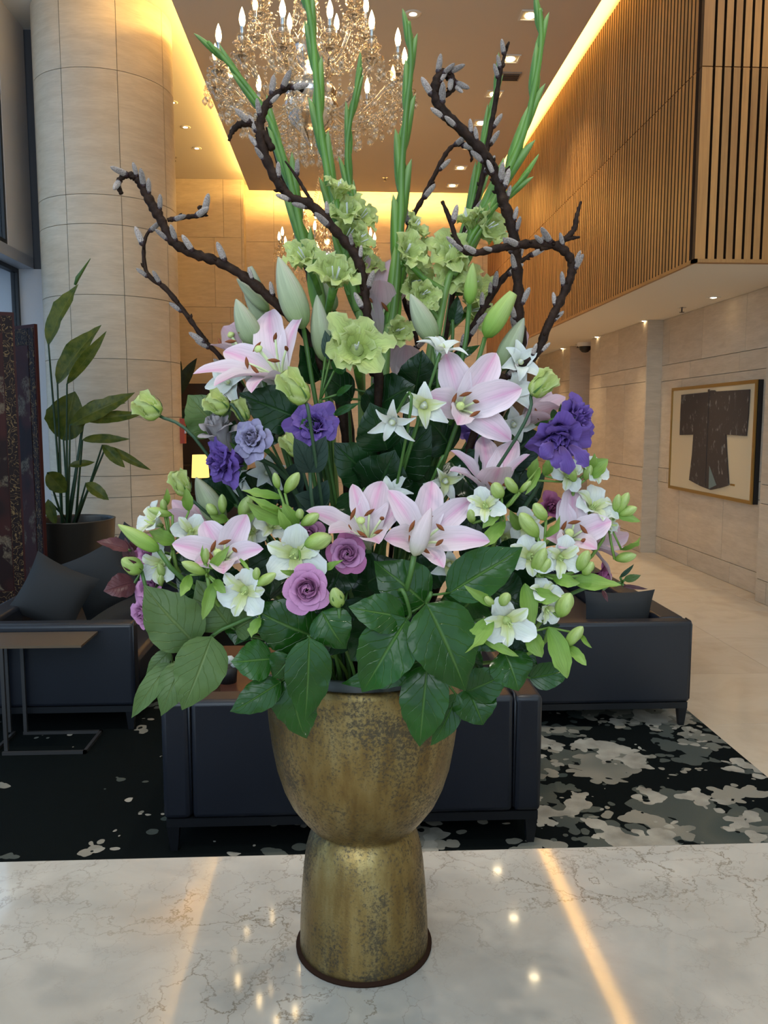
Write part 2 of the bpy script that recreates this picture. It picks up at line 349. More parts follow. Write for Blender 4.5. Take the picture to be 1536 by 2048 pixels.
# ================================================================== THE SETTING
def struct(name, mb, mat, smooth=False): return tag(mb.build(name, mat, None, smooth), kind='structure')
unit = MB().box((-.5,-.5,-.5),(.5,.5,.5)).mesh('unit_piece', smooth=False)
def piece_mesh(name, mat):
    m = unit.copy(); m.name = name; m.materials.append(mat); return m
def bpiece(name, me, parent, lo, hi): return inst(name, me, parent, [(a+b)/2 for a,b in zip(lo,hi)], None, [b-a for a,b in zip(lo,hi)])
# floor with big polished tiles
fl = struct('floor', MB().box((-4.3,-4,-.1),(4.6,19.2,-.012)), M['floorgrout'])
tm = piece_mesh('tile', M['floor']); TS = .92
for i in range(-5, 5):
    for j in range(-4, 21):
        x0 = 2.02 + (i-0)*TS*.5*2 - 2*TS*0; y0 = .74 + j*TS
        if x0 > 4.5 or x0+TS < -4.3: continue
        if -3.6 < x0 and x0+TS < 2.1 and 1.8 < y0 and y0+TS < 7.6: continue      # covered by the carpet
        bpiece('tile', tm, fl, (max(x0,-4.3)+.0015, y0+.0015, -.03), (min(x0+TS,4.6)-.0015, y0+TS-.0015, 0))
rug = tag(MB().box((-3.6,1.55,-.011),(2.017,7.8,.012)).build('carpet', M['carpet'], None, False), 'black lounge carpet with grey and beige flower clusters under the sofas', 'carpet')
# ceilings
struct('ceiling', MB().box((-1.74,-4,6.0),(2.66,16.03,6.09)), M['ceil'])
struct('trim_1', MB().box((2.58,-4,6.09),(2.66,16.03,6.16)), M['ceil'])
struct('ceiling_upper', MB().box((-4.3,-4,6.27),(2.36,17,6.4)), M['ceilw'])
struct('ceiling_cove', MB().box((2.30,-4,6.62),(3.0,17,6.7)).box((2.30,-4,6.27),(2.36,17,6.62)), M['plaster'])
struct('ceiling_soffit', MB().box((2.87,6.81,3.0),(4.6,19.2,3.018)), M['ceilw'])
# far walls of stone slabs
def slabwall(name, axis, plane, a0, a1, courses, wid, gap=.006, skip=None, seed=1, mat='stone'):
    """axis 'y': faces -Y at Y=plane; axis 'x': faces -X at X=plane"""
    rr = random.Random(seed); z0, z1 = courses[0], courses[-1]
    mb = MB().box((a0,plane+.02,z0),(a1,plane+.15,z1)) if axis == 'y' else MB().box((plane+.02,a0,z0),(plane+.15,a1,z1))
    wl = struct(name, mb, M['grout']); me = piece_mesh('panel', M[mat])
    for k in range(len(courses)-1):
        c0, c1 = courses[k], courses[k+1]; x = a0 - rr.random()*wid*.8
        while x < a1:
            x1 = x + wid*rr.uniform(.8,1.25); l, r = max(a0,x), min(a1,x1)
            if r-l > .03:
                d = rr.uniform(-.0015,.0015)
                if axis == 'y': bpiece('panel', me, wl, (l+gap/2,plane+d,c0+gap/2),(r-gap/2,plane+.04,c1-gap/2))
                else: bpiece('panel', me, wl, (plane+d,l+gap/2,c0+gap/2),(plane+.04,r-gap/2,c1-gap/2))
            x = x1
    return wl
slabwall('wall_far', 'y', 16.65, -1.9, 2.9, [0,.5,.8,2.05,2.35,3.6,3.9,5.2,6.6], 1.35, seed=4)
slabwall('wall_far_left', 'y', 16.3, -4.3, -1.93, [0,.5,.8,2.05,2.35,3.6,3.9,5.2,6.27], 1.0, seed=9)
struct('wall_left', MB().box((-4.45,10.5,0),(-4.3,16.4,6.4)), M['plaster'])
struct('wall_near_right', MB().box((4.45,-4,0),(4.6,7.6,6.6)).box((2.87,6.9,3.1),(4.6,7.0,6.6)), M['plaster'])
# aisle wall on the right, with a shallow bay for the picture
CR = [0,.22,.94,1.12,2.22,2.42,3.0]
slabwall('wall_right', 'x', 4.08, 7.6, 10.55, CR, 1.0, seed=3)
slabwall('wall_right_near', 'x', 3.93, 6.8, 7.6, CR, .95, seed=5)
struct('trim_2', MB().box((3.935,7.58,0),(4.12,7.605,3.0)), M['stone'])
slabwall('wall_right_far', 'x', 3.88, 10.56, 13.0, CR, .95, seed=8)
struct('trim_3', MB().box((3.885,10.545,0),(4.12,10.57,3.0)), M['stone'])
struct('wall_recess', MB().box((4.35,12.98,0),(4.45,14.3,3.0)).box((3.9,12.98,0),(4.45,13.0,3.0)), M['oak'])
slabwall('wall_right_end', 'x', 3.88, 14.2, 19.0, CR, 1.0, seed=12)
struct('trim_4', MB().box((3.885,14.18,0),(4.4,14.205,3.0)), M['stone'])
slabwall('wall_aisle_end', 'y', 19.0, 2.8, 4.0, CR, .9, seed=2)
struct('wall_aisle_side', MB().box((2.86,16.6,0),(2.95,19,3.0)), M['plaster'])
# timber slat balcony front
sw = struct('wall_slats', MB().box((2.90,6.80,3.02),(2.98,16.66,6.01)).box((2.98,6.80,3.02),(4.6,6.88,6.6)), M['slatback'])
om = piece_mesh('slat', M['oak']); om.materials.append(M['slatedge']); of = om.copy()
for i, p in enumerate(om.polygons): p.material_index = 1 if i in (2,4) else 0
for i, p in enumerate(of.polygons): p.material_index = 1 if i in (3,5) else 0
n = 0; y = 6.86
while y < 16.6:
    bpiece('slat', om, sw, (2.85,y,3.02),(2.905,y+.051,4.50)); bpiece('slat', om, sw, (2.85,y,4.508),(2.905,y+.051,6.0)); y += .0745
x = 2.85; first = True
while x < 4.6:
    ww = .085 if first else .054
    bpiece('slat', of, sw, (x,6.745,3.02),(x+ww,6.80,4.50)); bpiece('slat', of, sw, (x,6.745,4.508),(x+ww,6.80,6.6)); x += ww+.021; first = False
struct('trim_5', MB().box((2.84,6.735,2.99),(2.87,16.66,3.018)).box((2.84,6.735,2.99),(4.6,6.80,3.018)), M['oak'])
struct('wall_cove', MB().box((2.86,6.80,6.0),(2.98,16.8,6.62)), M['plaster'])
struct('wall_far_return', MB().box((-1.95,16.32,0),(-1.885,16.8,6.5)).box((2.86,16.5,3.0),(3.0,16.8,6.6)), M['stone'])
# stone column of curved slabs
CX, CY, CRD = -2.73, 10.12, .765
colm = struct('column', MB().lathe([(CRD-.02,0),(CRD-.02,6.4)], (CX,CY,0), 64), M['grout'], True)
zs = [.02,.44,.86,1.10,1.76,2.40,3.09,3.84,4.15,5.45,6.27]
a0 = math.radians(-110)
for k in range(len(zs)-1):
    for q in range(8):
        b0 = a0 + q*PI/4 + .0035; b1 = a0 + (q+1)*PI/4 - .0035; mb = MB()
        sec = [b0+(b1-b0)*i/10 for i in range(11)]; z0, z1 = zs[k]+.003, zs[k+1]-.003
        P = lambda r, z: [V((CX+r*math.cos(a), CY+r*math.sin(a), z)) for a in sec]
        mb.grid([P(CRD,z0), P(CRD,z1)]).grid([P(CRD-.02,z0), P(CRD,z0)]).grid([P(CRD,z1), P(CRD-.02,z1)])
        mb.build('panel', M['stone'], colm, True)
struct('baseboard_column', MB().lathe([(CRD+.012,0),(CRD+.012,.09),(CRD-.02,.095)], (CX,CY,0), 64), M['black'], True)
# window wall on the left: tall upper glazing, transom ledge, recessed lower glazing
struct('wall_window', MB().box((-3.79,9.62,3.66),(-3.71,10.36,6.4)), M['winpaint'])
struct('trim_6', MB().box((-4.4,-4,3.53),(-3.71,10.36,3.66)), M['winmetal'])
struct('trim_7', MB().box((-4.35,10.36,0),(-3.50,10.46,3.53)), M['winpaint'])
struct('trim_8', MB().box((-4.3,10.40,3.40),(-3.45,10.5,6.4)), plain('dark_gap_panel', (.06,.065,.08), .5))  # dark panel closing the gap between window wall and column
def window(name, x, y0, y1, z0, z1, step):
    wd = tag(MB().box((x-.05,y0,z1-.05),(x+.03,y1,z1)).box((x-.05,y0,z0),(x+.03,y1,z0+.05)).build(name, M['black'], None, False), kind='structure')
    yy = y1
    while yy > y0+.1:
        MB().box((x-.05,yy-.05,z0+.05),(x+.03,yy,z1-.05)).build('mullion', M['black'], wd, False)
        MB().box((x-.012,max(y0,yy-step),z0+.05),(x,yy-.05,z1-.05)).build('pane', M['glass'], wd, False); yy -= step
window('window_1', -3.75, -3.9, 9.62, 3.66, 6.27, 2.7)
window('window_2', -3.92, -3.9, 10.36, .05, 3.53, 2.7)
# outside: pavement, grey building with pale floor bands, bare tree
struct('ground_outside', MB().box((-40,-20,-.4),(-4.4,40,-.15)), plain('paving', (.3,.31,.33), .8))
bd = thing('office_building', (-16,18,-.2), 'blue grey office building seen through the left window', 'building')
MB().box((-22,4,-.2),(-15.6,42,14)).build('facade', plain('blue_facade', (.30,.46,.66), .5), bd, False)
for k in range(6): MB().box((-15.62,4,1.6+k*2.2),(-15.4,42,2.1+k*2.2)).build('floor_band', plain('pale_band', (.85,.92,.97), .6), bd, False)
tr = thing('bare_tree', (-9.3,22,-.2), 'leafless street tree outside the left window', 'tree')
mb = MB(); mb.tube([(-9.3,22,-.2),(-9.25,22,1.8),(-9.1,22,3.2),(-9.2,22,6)], [.14,.12,.09,.03], 6)
rt = random.Random(3)
for k in range(26):
    z = rt.uniform(1.6,5); a = rt.uniform(0,6.28); L = rt.uniform(.8,2); p = V((-9.2,22,z)); d = V((math.cos(a),math.sin(a),.7))
    mb.tube([p, p+d*L*.5+V((0,0,.1)), p+d*L+V((rt.uniform(-.3,.3),0,.2))], [.04,.025,.008], 5)
mb.build('trunk', M['bark'], tr)

# ---- ceiling fittings
def square_light(p, label, n):
    t = thing('recessed_square_light', p, label, 'ceiling light', 'square recessed lights along the right of the ceiling')
    x, y, z = p; mb = MB()
    for a, b in (((-.11,-.11),(.11,-.09)),((-.11,.09),(.11,.11)),((-.11,-.09),(-.09,.09)),((.09,-.09),(.11,.09))): mb.box((x+a[0],y+a[1],z-.012),(x+b[0],y+b[1],z-.001))
    mb.build('frame', M['ceilw'], t, False)
    MB().grid([[V((x-.09,y-.09,z-.004)),V((x+.09,y-.09,z-.004))],[V((x-.09,y+.09,z-.004)),V((x+.09,y+.09,z-.004))]]).build('reflector', M['spotwell'], t, False)
    MB().ell((x,y+.01,z-.012), (0,0,1), .055, .016, 12, 4).build('lamp', M['spot'], t)
ORD = ['nearest','second nearest','third nearest','middle','third farthest','second farthest','farthest']
for k in range(2): square_light((2.0, 8.13-k*1.055, 6.0), ['square recessed light mirrored nearest in the counter','square recessed light above the first slats, mirrored in the counter'][k], k)
for k in range(7):
    square_light((2.0, 9.19+k*1.055, 6.0), ORD[k]+' square recessed light in the brown ceiling beside the slatted wall', k)
def round_light(p, label, group, r=.055, st='spot'):
    t = thing('round_downlight', p, label, 'ceiling light', group); x, y, z = p
    MB().lathe([(r*.55,-.004),(r*1.0,-.006),(r*1.35,-.004),(r*1.35,0)], (x,y,z), 20).build('trim_ring', M['ceilw'], t)
    MB().ell((x,y,z-.004), (0,0,1), r*.6, .012, 12, 4).build('lamp', M[st], t)
OR5 = ['nearest','second','third','fourth','farthest']
for k in range(5):
    round_light((3.87, 8.65+k*2.0, 3.0), OR5[k]+' small downlight in the white soffit along the aisle', 'soffit downlights')
    lamp('soffit_spot', 'SPOT', (3.4, 8.65+k*2.0, 2.98), 42, HALO, (0,0,0), spot_size=1.5, spot_blend=1.0, shadow_soft_size=.05)
for k in range(3): round_light((-2.44, 12.55+k, 6.27), ['near','middle','far'][k]+' downlight of three in the cove-lit left ceiling', 'left ceiling downlights', .06)
round_light((.754,9.23,6.0), 'round downlight in the brown ceiling behind the tall gladiolus tip', None, .07)
def sprinkler(p, label):
    t = thing('sprinkler', p, label, 'sprinkler'); x,y,z = p
    MB().lathe([(.001,-.002),(.045,-.004),(.05,0)], (x,y,z), 14).build('escutcheon', M['chrome'], t)
    MB().lathe([(.008,-.004),(.008,-.05),(.03,-.052),(.03,-.056),(.001,-.058)], (x,y,z), 10).build('head', M['dkmetal'], t)
sprinkler((3.85,9.41,3.0), 'sprinkler head in white soffit between the two nearest downlights')
sprinkler((3.93,13.9,3.0), 'small sprinkler head in white soffit beside the dome camera')
sprinkler((.75,15.1,6.0), 'small dark sprinkler at the far end of the brown ceiling')
sprinkler((-2.92,15.07,6.27), 'sprinkler in the pale ceiling just right of the column')
t = thing('dome_camera', (3.97,13.6,3.0), 'dark dome security camera under the white soffit', 'camera')
MB().lathe([(.13,0),(.13,-.05),(.10,-.06)], (3.97,13.6,3.0), 20).build('housing', M['ceilw'], t); MB().lathe([(.10,-.055),(.09,-.11),(.05,-.15),(.001,-.16)], (3.97,13.6,3.0), 20).build('dome', M['black'], t)
t = thing('air_vent', (2.1,10.74,6.0), 'small square air vent in the brown ceiling between square lights', 'vent')
MB().box((1.98,10.62,5.985),(2.22,10.86,6.0)).build('plate', plain('vent_grey', (.3,.26,.22), .6), t, False)
for k in range(4): MB().box((2.0,10.65+k*.052,5.975),(2.2,10.67+k*.052,5.985)).build('slat', M['dkmetal'], t, False)

# ---- chandeliers
def crystal_strand(mb, p, n, drop=.05, r=.011):
    z = p[2]
    for k in range(n): mb.ell((p[0],p[1],z-.012), (0,0,1), r, .024, 6, 4); z -= .028
    mb.ell((p[0],p[1],z-drop*.6), (0,0,-1), drop*.34, drop*1.3, 6, 5, -.55)
def chandelier(cx, cy, label):
    root = thing('crystal_chandelier', (cx,cy,6.0), label, 'chandelier', 'crystal chandeliers on the lobby axis')
    C = V((cx,cy,0))
    MB().tube([C+V((0,0,6.0)),C+V((0,0,5.55))], .02, 8).lathe([(.001,6.0),(.09,5.99),(.07,5.95),(.02,5.93)], C, 16).build('ceiling_rod', M['chrome'], root)
    MB().lathe([(.001,5.56),(.06,5.54),(.10,5.48),(.035,5.42),(.03,5.2),(.06,5.1),(.09,5.0),(.05,4.92),(.03,4.8),(.03,4.5),(.07,4.42),(.13,4.30),(.10,4.2),(.05,4.15),(.06,4.05),(.17,3.98),(.20,3.90),(.16,3.80),(.07,3.72),(.03,3.66),(.001,3.62)], C, 20).build('glass_stem', M['crystal'], root)
    MB().lathe([(.16,4.06),(.19,4.0),(.16,3.94)], C, 20).build('receiver_bowl', M['chrome'], root)
    tiers = [(14, .66, 4.08, 3.96, 0), (7, .40, 4.46, 4.3, .2)]
    candle = MB().lathe([(.012,0),(.012,.115),(.015,.118),(.010,.125)], n=10).mesh('candle_tube'); candle.materials.append(M['chrome'])
    bulb = MB().lathe([(.008,.12),(.016,.135),(.021,.16),(.018,.19),(.009,.22),(.001,.24)], n=10).mesh('bulb'); bulb.materials.append(M['bulb'])
    dish = MB().lathe([(.014,-.02),(.035,-.015),(.062,.012),(.066,.018),(.055,.014),(.02,.0),(.018,.02),(.034,.045),(.036,.07),(.03,.07),(.016,.03)], n=14).lathe([(.014,-.02),(.03,-.04),(.075,-.062),(.082,-.055),(.05,-.07),(.02,-.1),(.012,-.12)], n=14).mesh('drip_dish'); dish.materials.append(M['crystal'])
    mb = MB()
    for k in range(7):
        a = 2*PI*k/7; crystal_strand(mb, (.078*math.cos(a),.078*math.sin(a),-.06), 2, .05, .010)
    drops = mb.mesh('crystal_drops'); drops.materials.append(M['crystal'])
    for n, R, zc, zb, ph in tiers:
        mb = MB(); pts = []
        for i in range(13):
            s = i/12; r = .08+(R-.08)*s; z = zb + (zc-.1-zb)*s*s - .17*math.sin(PI*min(1,s*1.12))*(1-.2*s)
            pts.append(V((r,0,z)))
        pts[-1] = V((R,0,zc-.1)); mb.tube(pts, .013, 7); arm = mb.mesh('arm'); arm.materials.append(M['crystal'])
        for k in range(n):
            a = 2*PI*k/n + ph; q = Matrix.Rotation(a,4,'Z').to_quaternion()
            o = inst('arm', arm, root, C, q)
            for nm, me in (('candle_tube',candle),('bulb',bulb),('drip_dish',dish),('crystal_drops',drops)):
                c = bpy.data.objects.new(nm, me); S.collection.objects.link(c); c.parent = o; c.location = (R,0,zc)
    # garlands, tiers of drops, bottom basket
    mb = MB()
    for n, R, z, L in ((26,.58,3.92,3),(22,.46,3.86,3),(18,.34,3.82,4),(14,.22,3.76,5),(12,.12,3.72,4),(20,.30,4.36,3),(16,.5,4.0,3)):
        for k in range(n):
            a = 2*PI*(k+.5*(n%3))/n; crystal_strand(mb, (cx+R*math.cos(a), cy+R*math.sin(a), z), L, .055, .012)
    tag(mb.build('crystal_tier', M['crystal'], root), kind='stuff')
    mb = MB()
    for k in range(12):
        a = 2*PI*k/12
        for i in range(34):
            s = i/33; r = .08+.30*s*s; z = 5.46-1.0*s-.12*math.sin(PI*s); mb.ell((cx+r*math.cos(a),cy+r*math.sin(a),z), (0,0,1), .011, .022, 5, 3)
    for k in range(14):
        a0_, a1_ = 2*PI*k/14, 2*PI*(k+1)/14
        for i in range(12):
            s = i/11; a = a0_+(a1_-a0_)*s; z = 4.03-.09*math.sin(PI*s); mb.ell((cx+.62*math.cos(a),cy+.62*math.sin(a),z), (0,0,1), .010, .020, 5, 3)
    tag(mb.build('bead_chain', M['crystal'], root), kind='stuff')
    lamp('chandelier_glow', 'POINT', (cx,cy,4.45), 26, (1,.74,.42), shadow_soft_size=.10)
    return root
chandelier(-.22, 6.1, 'large crystal candle chandelier hanging behind the gladiolus tips')
chandelier(-.22, 11.8, 'smaller looking distant crystal chandelier low behind the flowers')
for i in (1, 3, 5):
    lamp('ceiling_downlight_glow', 'SPOT', (2.0, 9.19+i*1.055, 5.96), 190, HALO, spot_size=1.9, spot_blend=.7, shadow_soft_size=.08)

# ---- framed kimono on the right wall
PX = 4.03
pic = thing('framed_kimono', (PX,9.12,.88), 'framed dark kimono on cream mount hanging on the aisle wall', 'picture')
y0, y1, z0, z1 = 7.92, 10.02, .892, 2.116
MB().box((PX-.005,y0,z0),(4.079,y1,z1)).build('backing_box', M['black'], pic, False)
gold = plain('gilt_frame', (.42,.28,.09), .35, .8)
for lo, hi in (((PX-.02,y0,z0),(PX,y1,z0+.035)),((PX-.02,y0,z1-.035),(PX,y1,z1)),((PX-.02,y0,z0+.035),(PX,y0+.035,z1-.035)),((PX-.02,y1-.035,z0+.035),(PX,y1,z1-.035))): MB().box(lo,hi).build('frame_rail', gold, pic, False)
MB().box((PX-.010,y0+.035,z0+.035),(PX-.005,y1-.035,z1-.035)).build('mount', plain('cream_mount', (.66,.55,.36), .8), pic, False)
def kim():
    t = NT('kimono_silk'); p = t.pos((1,1,.55)); n = t.noise(p, 16, 4, .65); n2 = t.noise(p, 5, 2)
    f = t.math('MULTIPLY', t.ramp(n, [(.58,(0,0,0)),(.64,(1,1,1))]), t.ramp(n2, [(.40,(.15,.15,.15)),(.55,(1,1,1))]))
    return t.set(color=t.mix(t.math('MULTIPLY', f, .6), (.055,.042,.038), t.ramp(t.noise(p,40,2),[(.4,(.18,.20,.20)),(.6,(.42,.40,.36))])), rough=.8)
cr = lambda x, y: (1050+x*.3418, 560+y*.3418)
out = [(920,672),(1085,655),(1092,645),(1112,645),(1120,652),(1320,640),(1312,780),(1300,912),(1180,905),(1184,1000),(1197,1200),(1150,1215),(1090,1228),(1030,1205),(965,1170),(982,1020),(990,905),(910,907),(914,780)]
pts = [atX(*cr(*q), PX-.012) for q in out]; mb = MB(); n = len(pts)
for p in pts: mb.pt(p+V((-.012,0,0)))
for p in pts: mb.pt(p)
mb.f.append(tuple(range(n)))
for i in range(n): mb.f.append((i,(i+1)%n,n+(i+1)%n,n+i))
mb.build('kimono', kim(), pic, False)
mb = MB(); q = [atX(*cr(*c), PX-.027) for c in ((1078,1090),(1120,1200),(1092,1226),(1074,1222))]
mb.grid([[q[0],q[0]+V((0,-.01,0))],[q[3],q[1]]]).build('lining', plain('teal_lining', (.16,.22,.22), .7), pic, False)
MB().box((PX-.03,atX(*cr(1088,660),PX).y-.015,1.0),(PX-.02,atX(*cr(1088,660),PX).y+.015,2.06)).build('collar_band', kim(), pic, False)
c = atX(*cr(1220,1199), PX); MB().box((PX-.013,c.y-.05,c.z-.01),(PX-.009,c.y+.05,c.z+.01)).build('name_plate', gold, pic, False)

# ---- lounge seating
def sofa(name, loc, label, x0, x1, y0, y1, back, h=.62, arm=.11):
    """box sofa; back side: 'near' (-Y), 'left' (-X) or 'right' (+X)"""
    t = thing(name, loc, label, 'sofa'); zb = .15; L = M['leather']
    wall = {'near':((x0,y0),(x1,y0+arm+.02)), 'left':((x0,y0),(x0+arm+.04,y1)), 'right':((x1-arm-.04,y0),(x1,y1))}
    (ax,ay),(bx,by) = wall[back]
    if back == 'near':
        rbox('backrest', (x0+arm+.003,y0,zb),(x1-arm-.003,by,h), .022, L, t)
        for xa in (x0, x1-arm): rbox('arm', (xa,y0,zb),(xa+arm,y1,h), .022, L, t)
        sx0,sx1,sy0,sy1 = x0+arm, x1-arm, by, y1
        for xx in (x0+arm, x1-arm): MB().tube([(xx,y0+.012,zb+.02),(xx,y0+.004,h-.03),(xx,y0+.03,h+.001),(xx,by,h+.001)], .005, 6).build('piping', L, t)
    else:
        rbox('backrest', (ax,y0+arm+.003,zb),(bx,y1-arm-.003,h), .022, L, t)
        for ya in (y0, y1-arm): rbox('arm', (x0,ya,zb),(x1,ya+arm,h), .022, L, t)
        sx0,sx1,sy0,sy1 = (bx,x1,y0+arm,y1-arm) if back == 'left' else (x0,ax,y0+arm,y1-arm)
        for xx in (x0+.004, x1-.004): MB().tube([(xx,y0+.012,zb+.02),(xx,y0+.012,h-.02),(xx,y0+.03,h-.004),(xx,y0+arm-.02,h-.002)], .005, 6).build('piping', L, t)
    rbox('seat_cushion', (sx0+.005,sy0+.005,zb+.08),(sx1-.005,sy1-.005,.40), .035, L, t)
    MB().box((x0+.01,y0+.01,zb-.035),(x1-.01,y1-.01,zb)).box((sx0,sy0,zb),(sx1,sy1,zb+.08)).build('base_frame', M['blackleg'], t, False)
    for xx in (x0+.035, x1-.035):
        for yy in (y0+.035, y1-.035):
            mb = MB(); a, b = .024, .014
            mb.grid([[V((xx-b,yy-b,.012)),V((xx+b,yy-b,.012)),V((xx+b,yy+b,.012)),V((xx-b,yy+b,.012))],[V((xx-a,yy-a,zb-.035)),V((xx+a,yy-a,zb-.035)),V((xx+a,yy+a,zb-.035)),V((xx-a,yy+a,zb-.035))]], close=True)
            mb.build('leg', M['blackleg'], t, False)
    return t
sofa('loveseat', (.03,3.5,.012), 'black leather loveseat with its back to the counter, behind the vase', -.715, .78, 3.12, 3.95, 'near', .63)
sofa('lounge_sofa', (-1.6,5.5,.012), 'long black leather sofa at the left beside the side table', -2.08, -1.15, 4.45, 6.7, 'left', .615)
sofa('lounge_sofa', (1.45,5.4,.012), 'long black leather sofa at the right edge of the carpet', .98, 1.915, 4.36, 6.6, 'right', .61)
def cushion(c, sx, sz, th, rz, lean, label, roll=0.0):
    c = V(c); mb = MB(); N = 10
    R_ = Matrix.Rotation(rz,3,'Z') @ Matrix.Rotation(lean,3,'X') @ Matrix.Rotation(roll,3,'Y'); c0 = c+V((0,0,max(0,math.sin(abs(roll))*sx/2+math.cos(roll)*sz/2-sz/2)*.86))
    for sgn in (-1,1):
        rows = []
        for j in range(N+1):
            r = []
            for i in range(N+1):
                u = -1+2*i/N; v = -1+2*j/N; d = (max(0,1-u*u)*max(0,1-v*v))**.45
                pin = 1-.10*(1-abs(u)**2)*abs(v)**3; pin2 = 1-.10*(1-abs(v)**2)*abs(u)**3
                r.append(c0 + V((0,0,sz/2)) + R_ @ V((u*sx/2*pin2, sgn*th/2*d, v*sz/2*pin)))
            rows.append(r if sgn > 0 else r[::-1])
        mb.grid(rows)
    t = mb.build('cushion', M['cushion'], None, True, loc=c); return tag(t, label, 'cushion', 'dark scatter cushions')
cushion((-1.76,5.0,.402), .40, .40, .15, .25, -.1, 'charcoal cushion nearest the folding screen on the left sofa', .5)
cushion((-1.60,5.45,.402), .42, .42, .15, .2, -.1, 'taller charcoal cushion behind another cushion on the left sofa', -.45)
cushion((-1.50,6.0,.402), .44, .44, .15, .2, -.1, 'rearmost charcoal cushion of the left sofa, before the planter', .5)
cushion((1.58,4.62,.402), .42, .34, .15, .05, .12, 'dark cushion leaning inside the arm of the right sofa')
# C-shaped side table
t = thing('side_table', (-1.55,4.3,.012), 'dark bronze C-shaped side table at the left edge', 'table')
MB().box((-1.86,4.15,.565),(-1.335,4.435,.577)).build('table_top', plain('warmlit_bronze_top', (.20,.14,.09), .38, .6), t, False)  # bronze lightened: warm light reflected on the top is put into its colour
for (a, b) in (((-1.74,4.14),(-1.335,4.14)),((-1.74,4.42),(-1.335,4.42)),((-1.335,4.14),(-1.335,4.42)),((-1.80,4.14),(-1.80,4.42))):
    MB().box((min(a[0],b[0])-.008,min(a[1],b[1])-.008,.013),(max(a[0],b[0])+.008,max(a[1],b[1])+.008,.029)).build('base_rail', M['dkmetal'], t, False)
for x, y in ((-1.735,4.16),(-1.735,4.42),(-1.82,4.42)): MB().box((x-.009,y-.009,.029),(x+.009,y+.009,.565)).build('post', M['dkmetal'], t, False)
# low table and its little pot of white flowers
t = thing('coffee_table', (-.2,5.3,.012), 'low dark wooden coffee table between the sofas, glimpsed through leaves', 'table')
dw = plain('dark_walnut', (.075,.03,.02), .3)
rbox('table_top', (-.85,4.2,.24),(.45,5.2,.28), .006, dw, t, 2)
for x in (-.8,.4):
    for y in (4.25,5.15): MB().box((x-.03,y-.03,.013),(x+.03,y+.03,.24)).build('leg', dw, t, False)
p = at(455,1370,4.45); p.z = .28
t = thing('potted_orchid', p, 'small white flowers in a dark pot on the coffee table', 'flower pot')
MB().lathe([(.001,0),(.05,0),(.058,.09),(.05,.09),(.045,.07),(.001,.07)], p, 16).build('pot', M['black'], t)
for k, (dx,dz) in enumerate(((-.03,.14),(.02,.13),(.045,.11))): MB().ell(p+V((dx,-.02,dz)), (0,-1,.3), .026, .03, 8, 5).build('flower', M['white'], t); 
MB().tube([p+V((0,0,.06)),p+V((0,0,.14))], .004, 5).build('stem', M['stem'], t)

# ---- folding lacquer screen
def lacq():
    t = NT('carved_lacquer'); p = t.pos((1,1,.8)); n = t.noise(p, 4.5, 4, .55, .4); n2 = t.noise(p, 34, 3, .6, 1.5); n3 = t.noise(p, 2.2, 2)
    c = t.mix(t.ramp(n3, [(.45,(0,0,0)),(.55,(1,1,1))]), (.018,.006,.006), (.055,.012,.010))
    f = t.math('MULTIPLY', t.ramp(n, [(.53,(0,0,0)),(.58,(1,1,1))]), t.ramp(n2, [(.40,(.2,.2,.2)),(.5,(1,1,1))]))
    return t.set(color=t.mix(t.math('MULTIPLY', f, .75), c, t.ramp(n2, [(.3,(.05,.04,.035)),(.7,(.26,.20,.13))])), rough=.55, spec=.25)
def gilt():
    t = NT('gilt_scrollwork'); p = t.pos(); v = t.noise(p, 17, 1, .4, 1.6)
    f = t.ramp(v, [(.50,(0,0,0)),(.515,(1,1,1)),(.545,(1,1,1)),(.56,(0,0,0))])
    return t.set(color=t.mix(t.math('MULTIPLY', f, .7), (.014,.005,.005), (.30,.19,.08)), rough=.55, spec=.25)
scr = thing('folding_screen', (-2.9,7.3,.012), 'dark red lacquered folding screen with gilt scrollwork, cropped by the left edge', 'screen')
lq, gi, redm = lacq(), gilt(), plain('red_lacquer_edge', (.05,.010,.009), .5, spec=.25)
def screen_panel(a, b, z1):
    a, b = V((*a,.012)), V((*b,.012)); d = (b-a).normalized(); nn = V((d.y,-d.x,0)); L = (b-a).length; th = .03
    def slab(u0,u1,w0,w1,o0,o1,name,mat,par):
        mb = MB(); q = [a+d*u+nn*o+V((0,0,w)) for w in (w0,w1) for u,o in ((u0,o0),(u1,o0),(u1,o1),(u0,o1))]
        for p in q: mb.pt(p)
        for f in ((3,2,1,0),(4,5,6,7),(0,1,5,4),(1,2,6,5),(2,3,7,6),(3,0,4,7)): mb.f.append(f)
        return mb.build(name, mat, par, False)
    pn = slab(0,L,0,z1,-th,0,'panel',redm,scr); e = .095
    slab(.016,e,.1,z1-.03,0,.004,'gilt_border',gi,pn); slab(L-e,L-.016,.1,z1-.03,0,.004,'gilt_border',gi,pn)
    slab(e+.006,L-e-.006,z1-.17,z1-.03,0,.004,'gilt_border',gi,pn); slab(e+.006,L-e-.006,.1,.25,0,.004,'gilt_border',gi,pn)
    slab(e+.008,L-e-.008,.26,z1-.18,0,.006,'carved_scene',lq,pn)
screen_panel((-2.985,7.62),(-2.655,7.36), 2.53)
screen_panel((-3.16,7.0),(-2.745,7.16), 2.60)

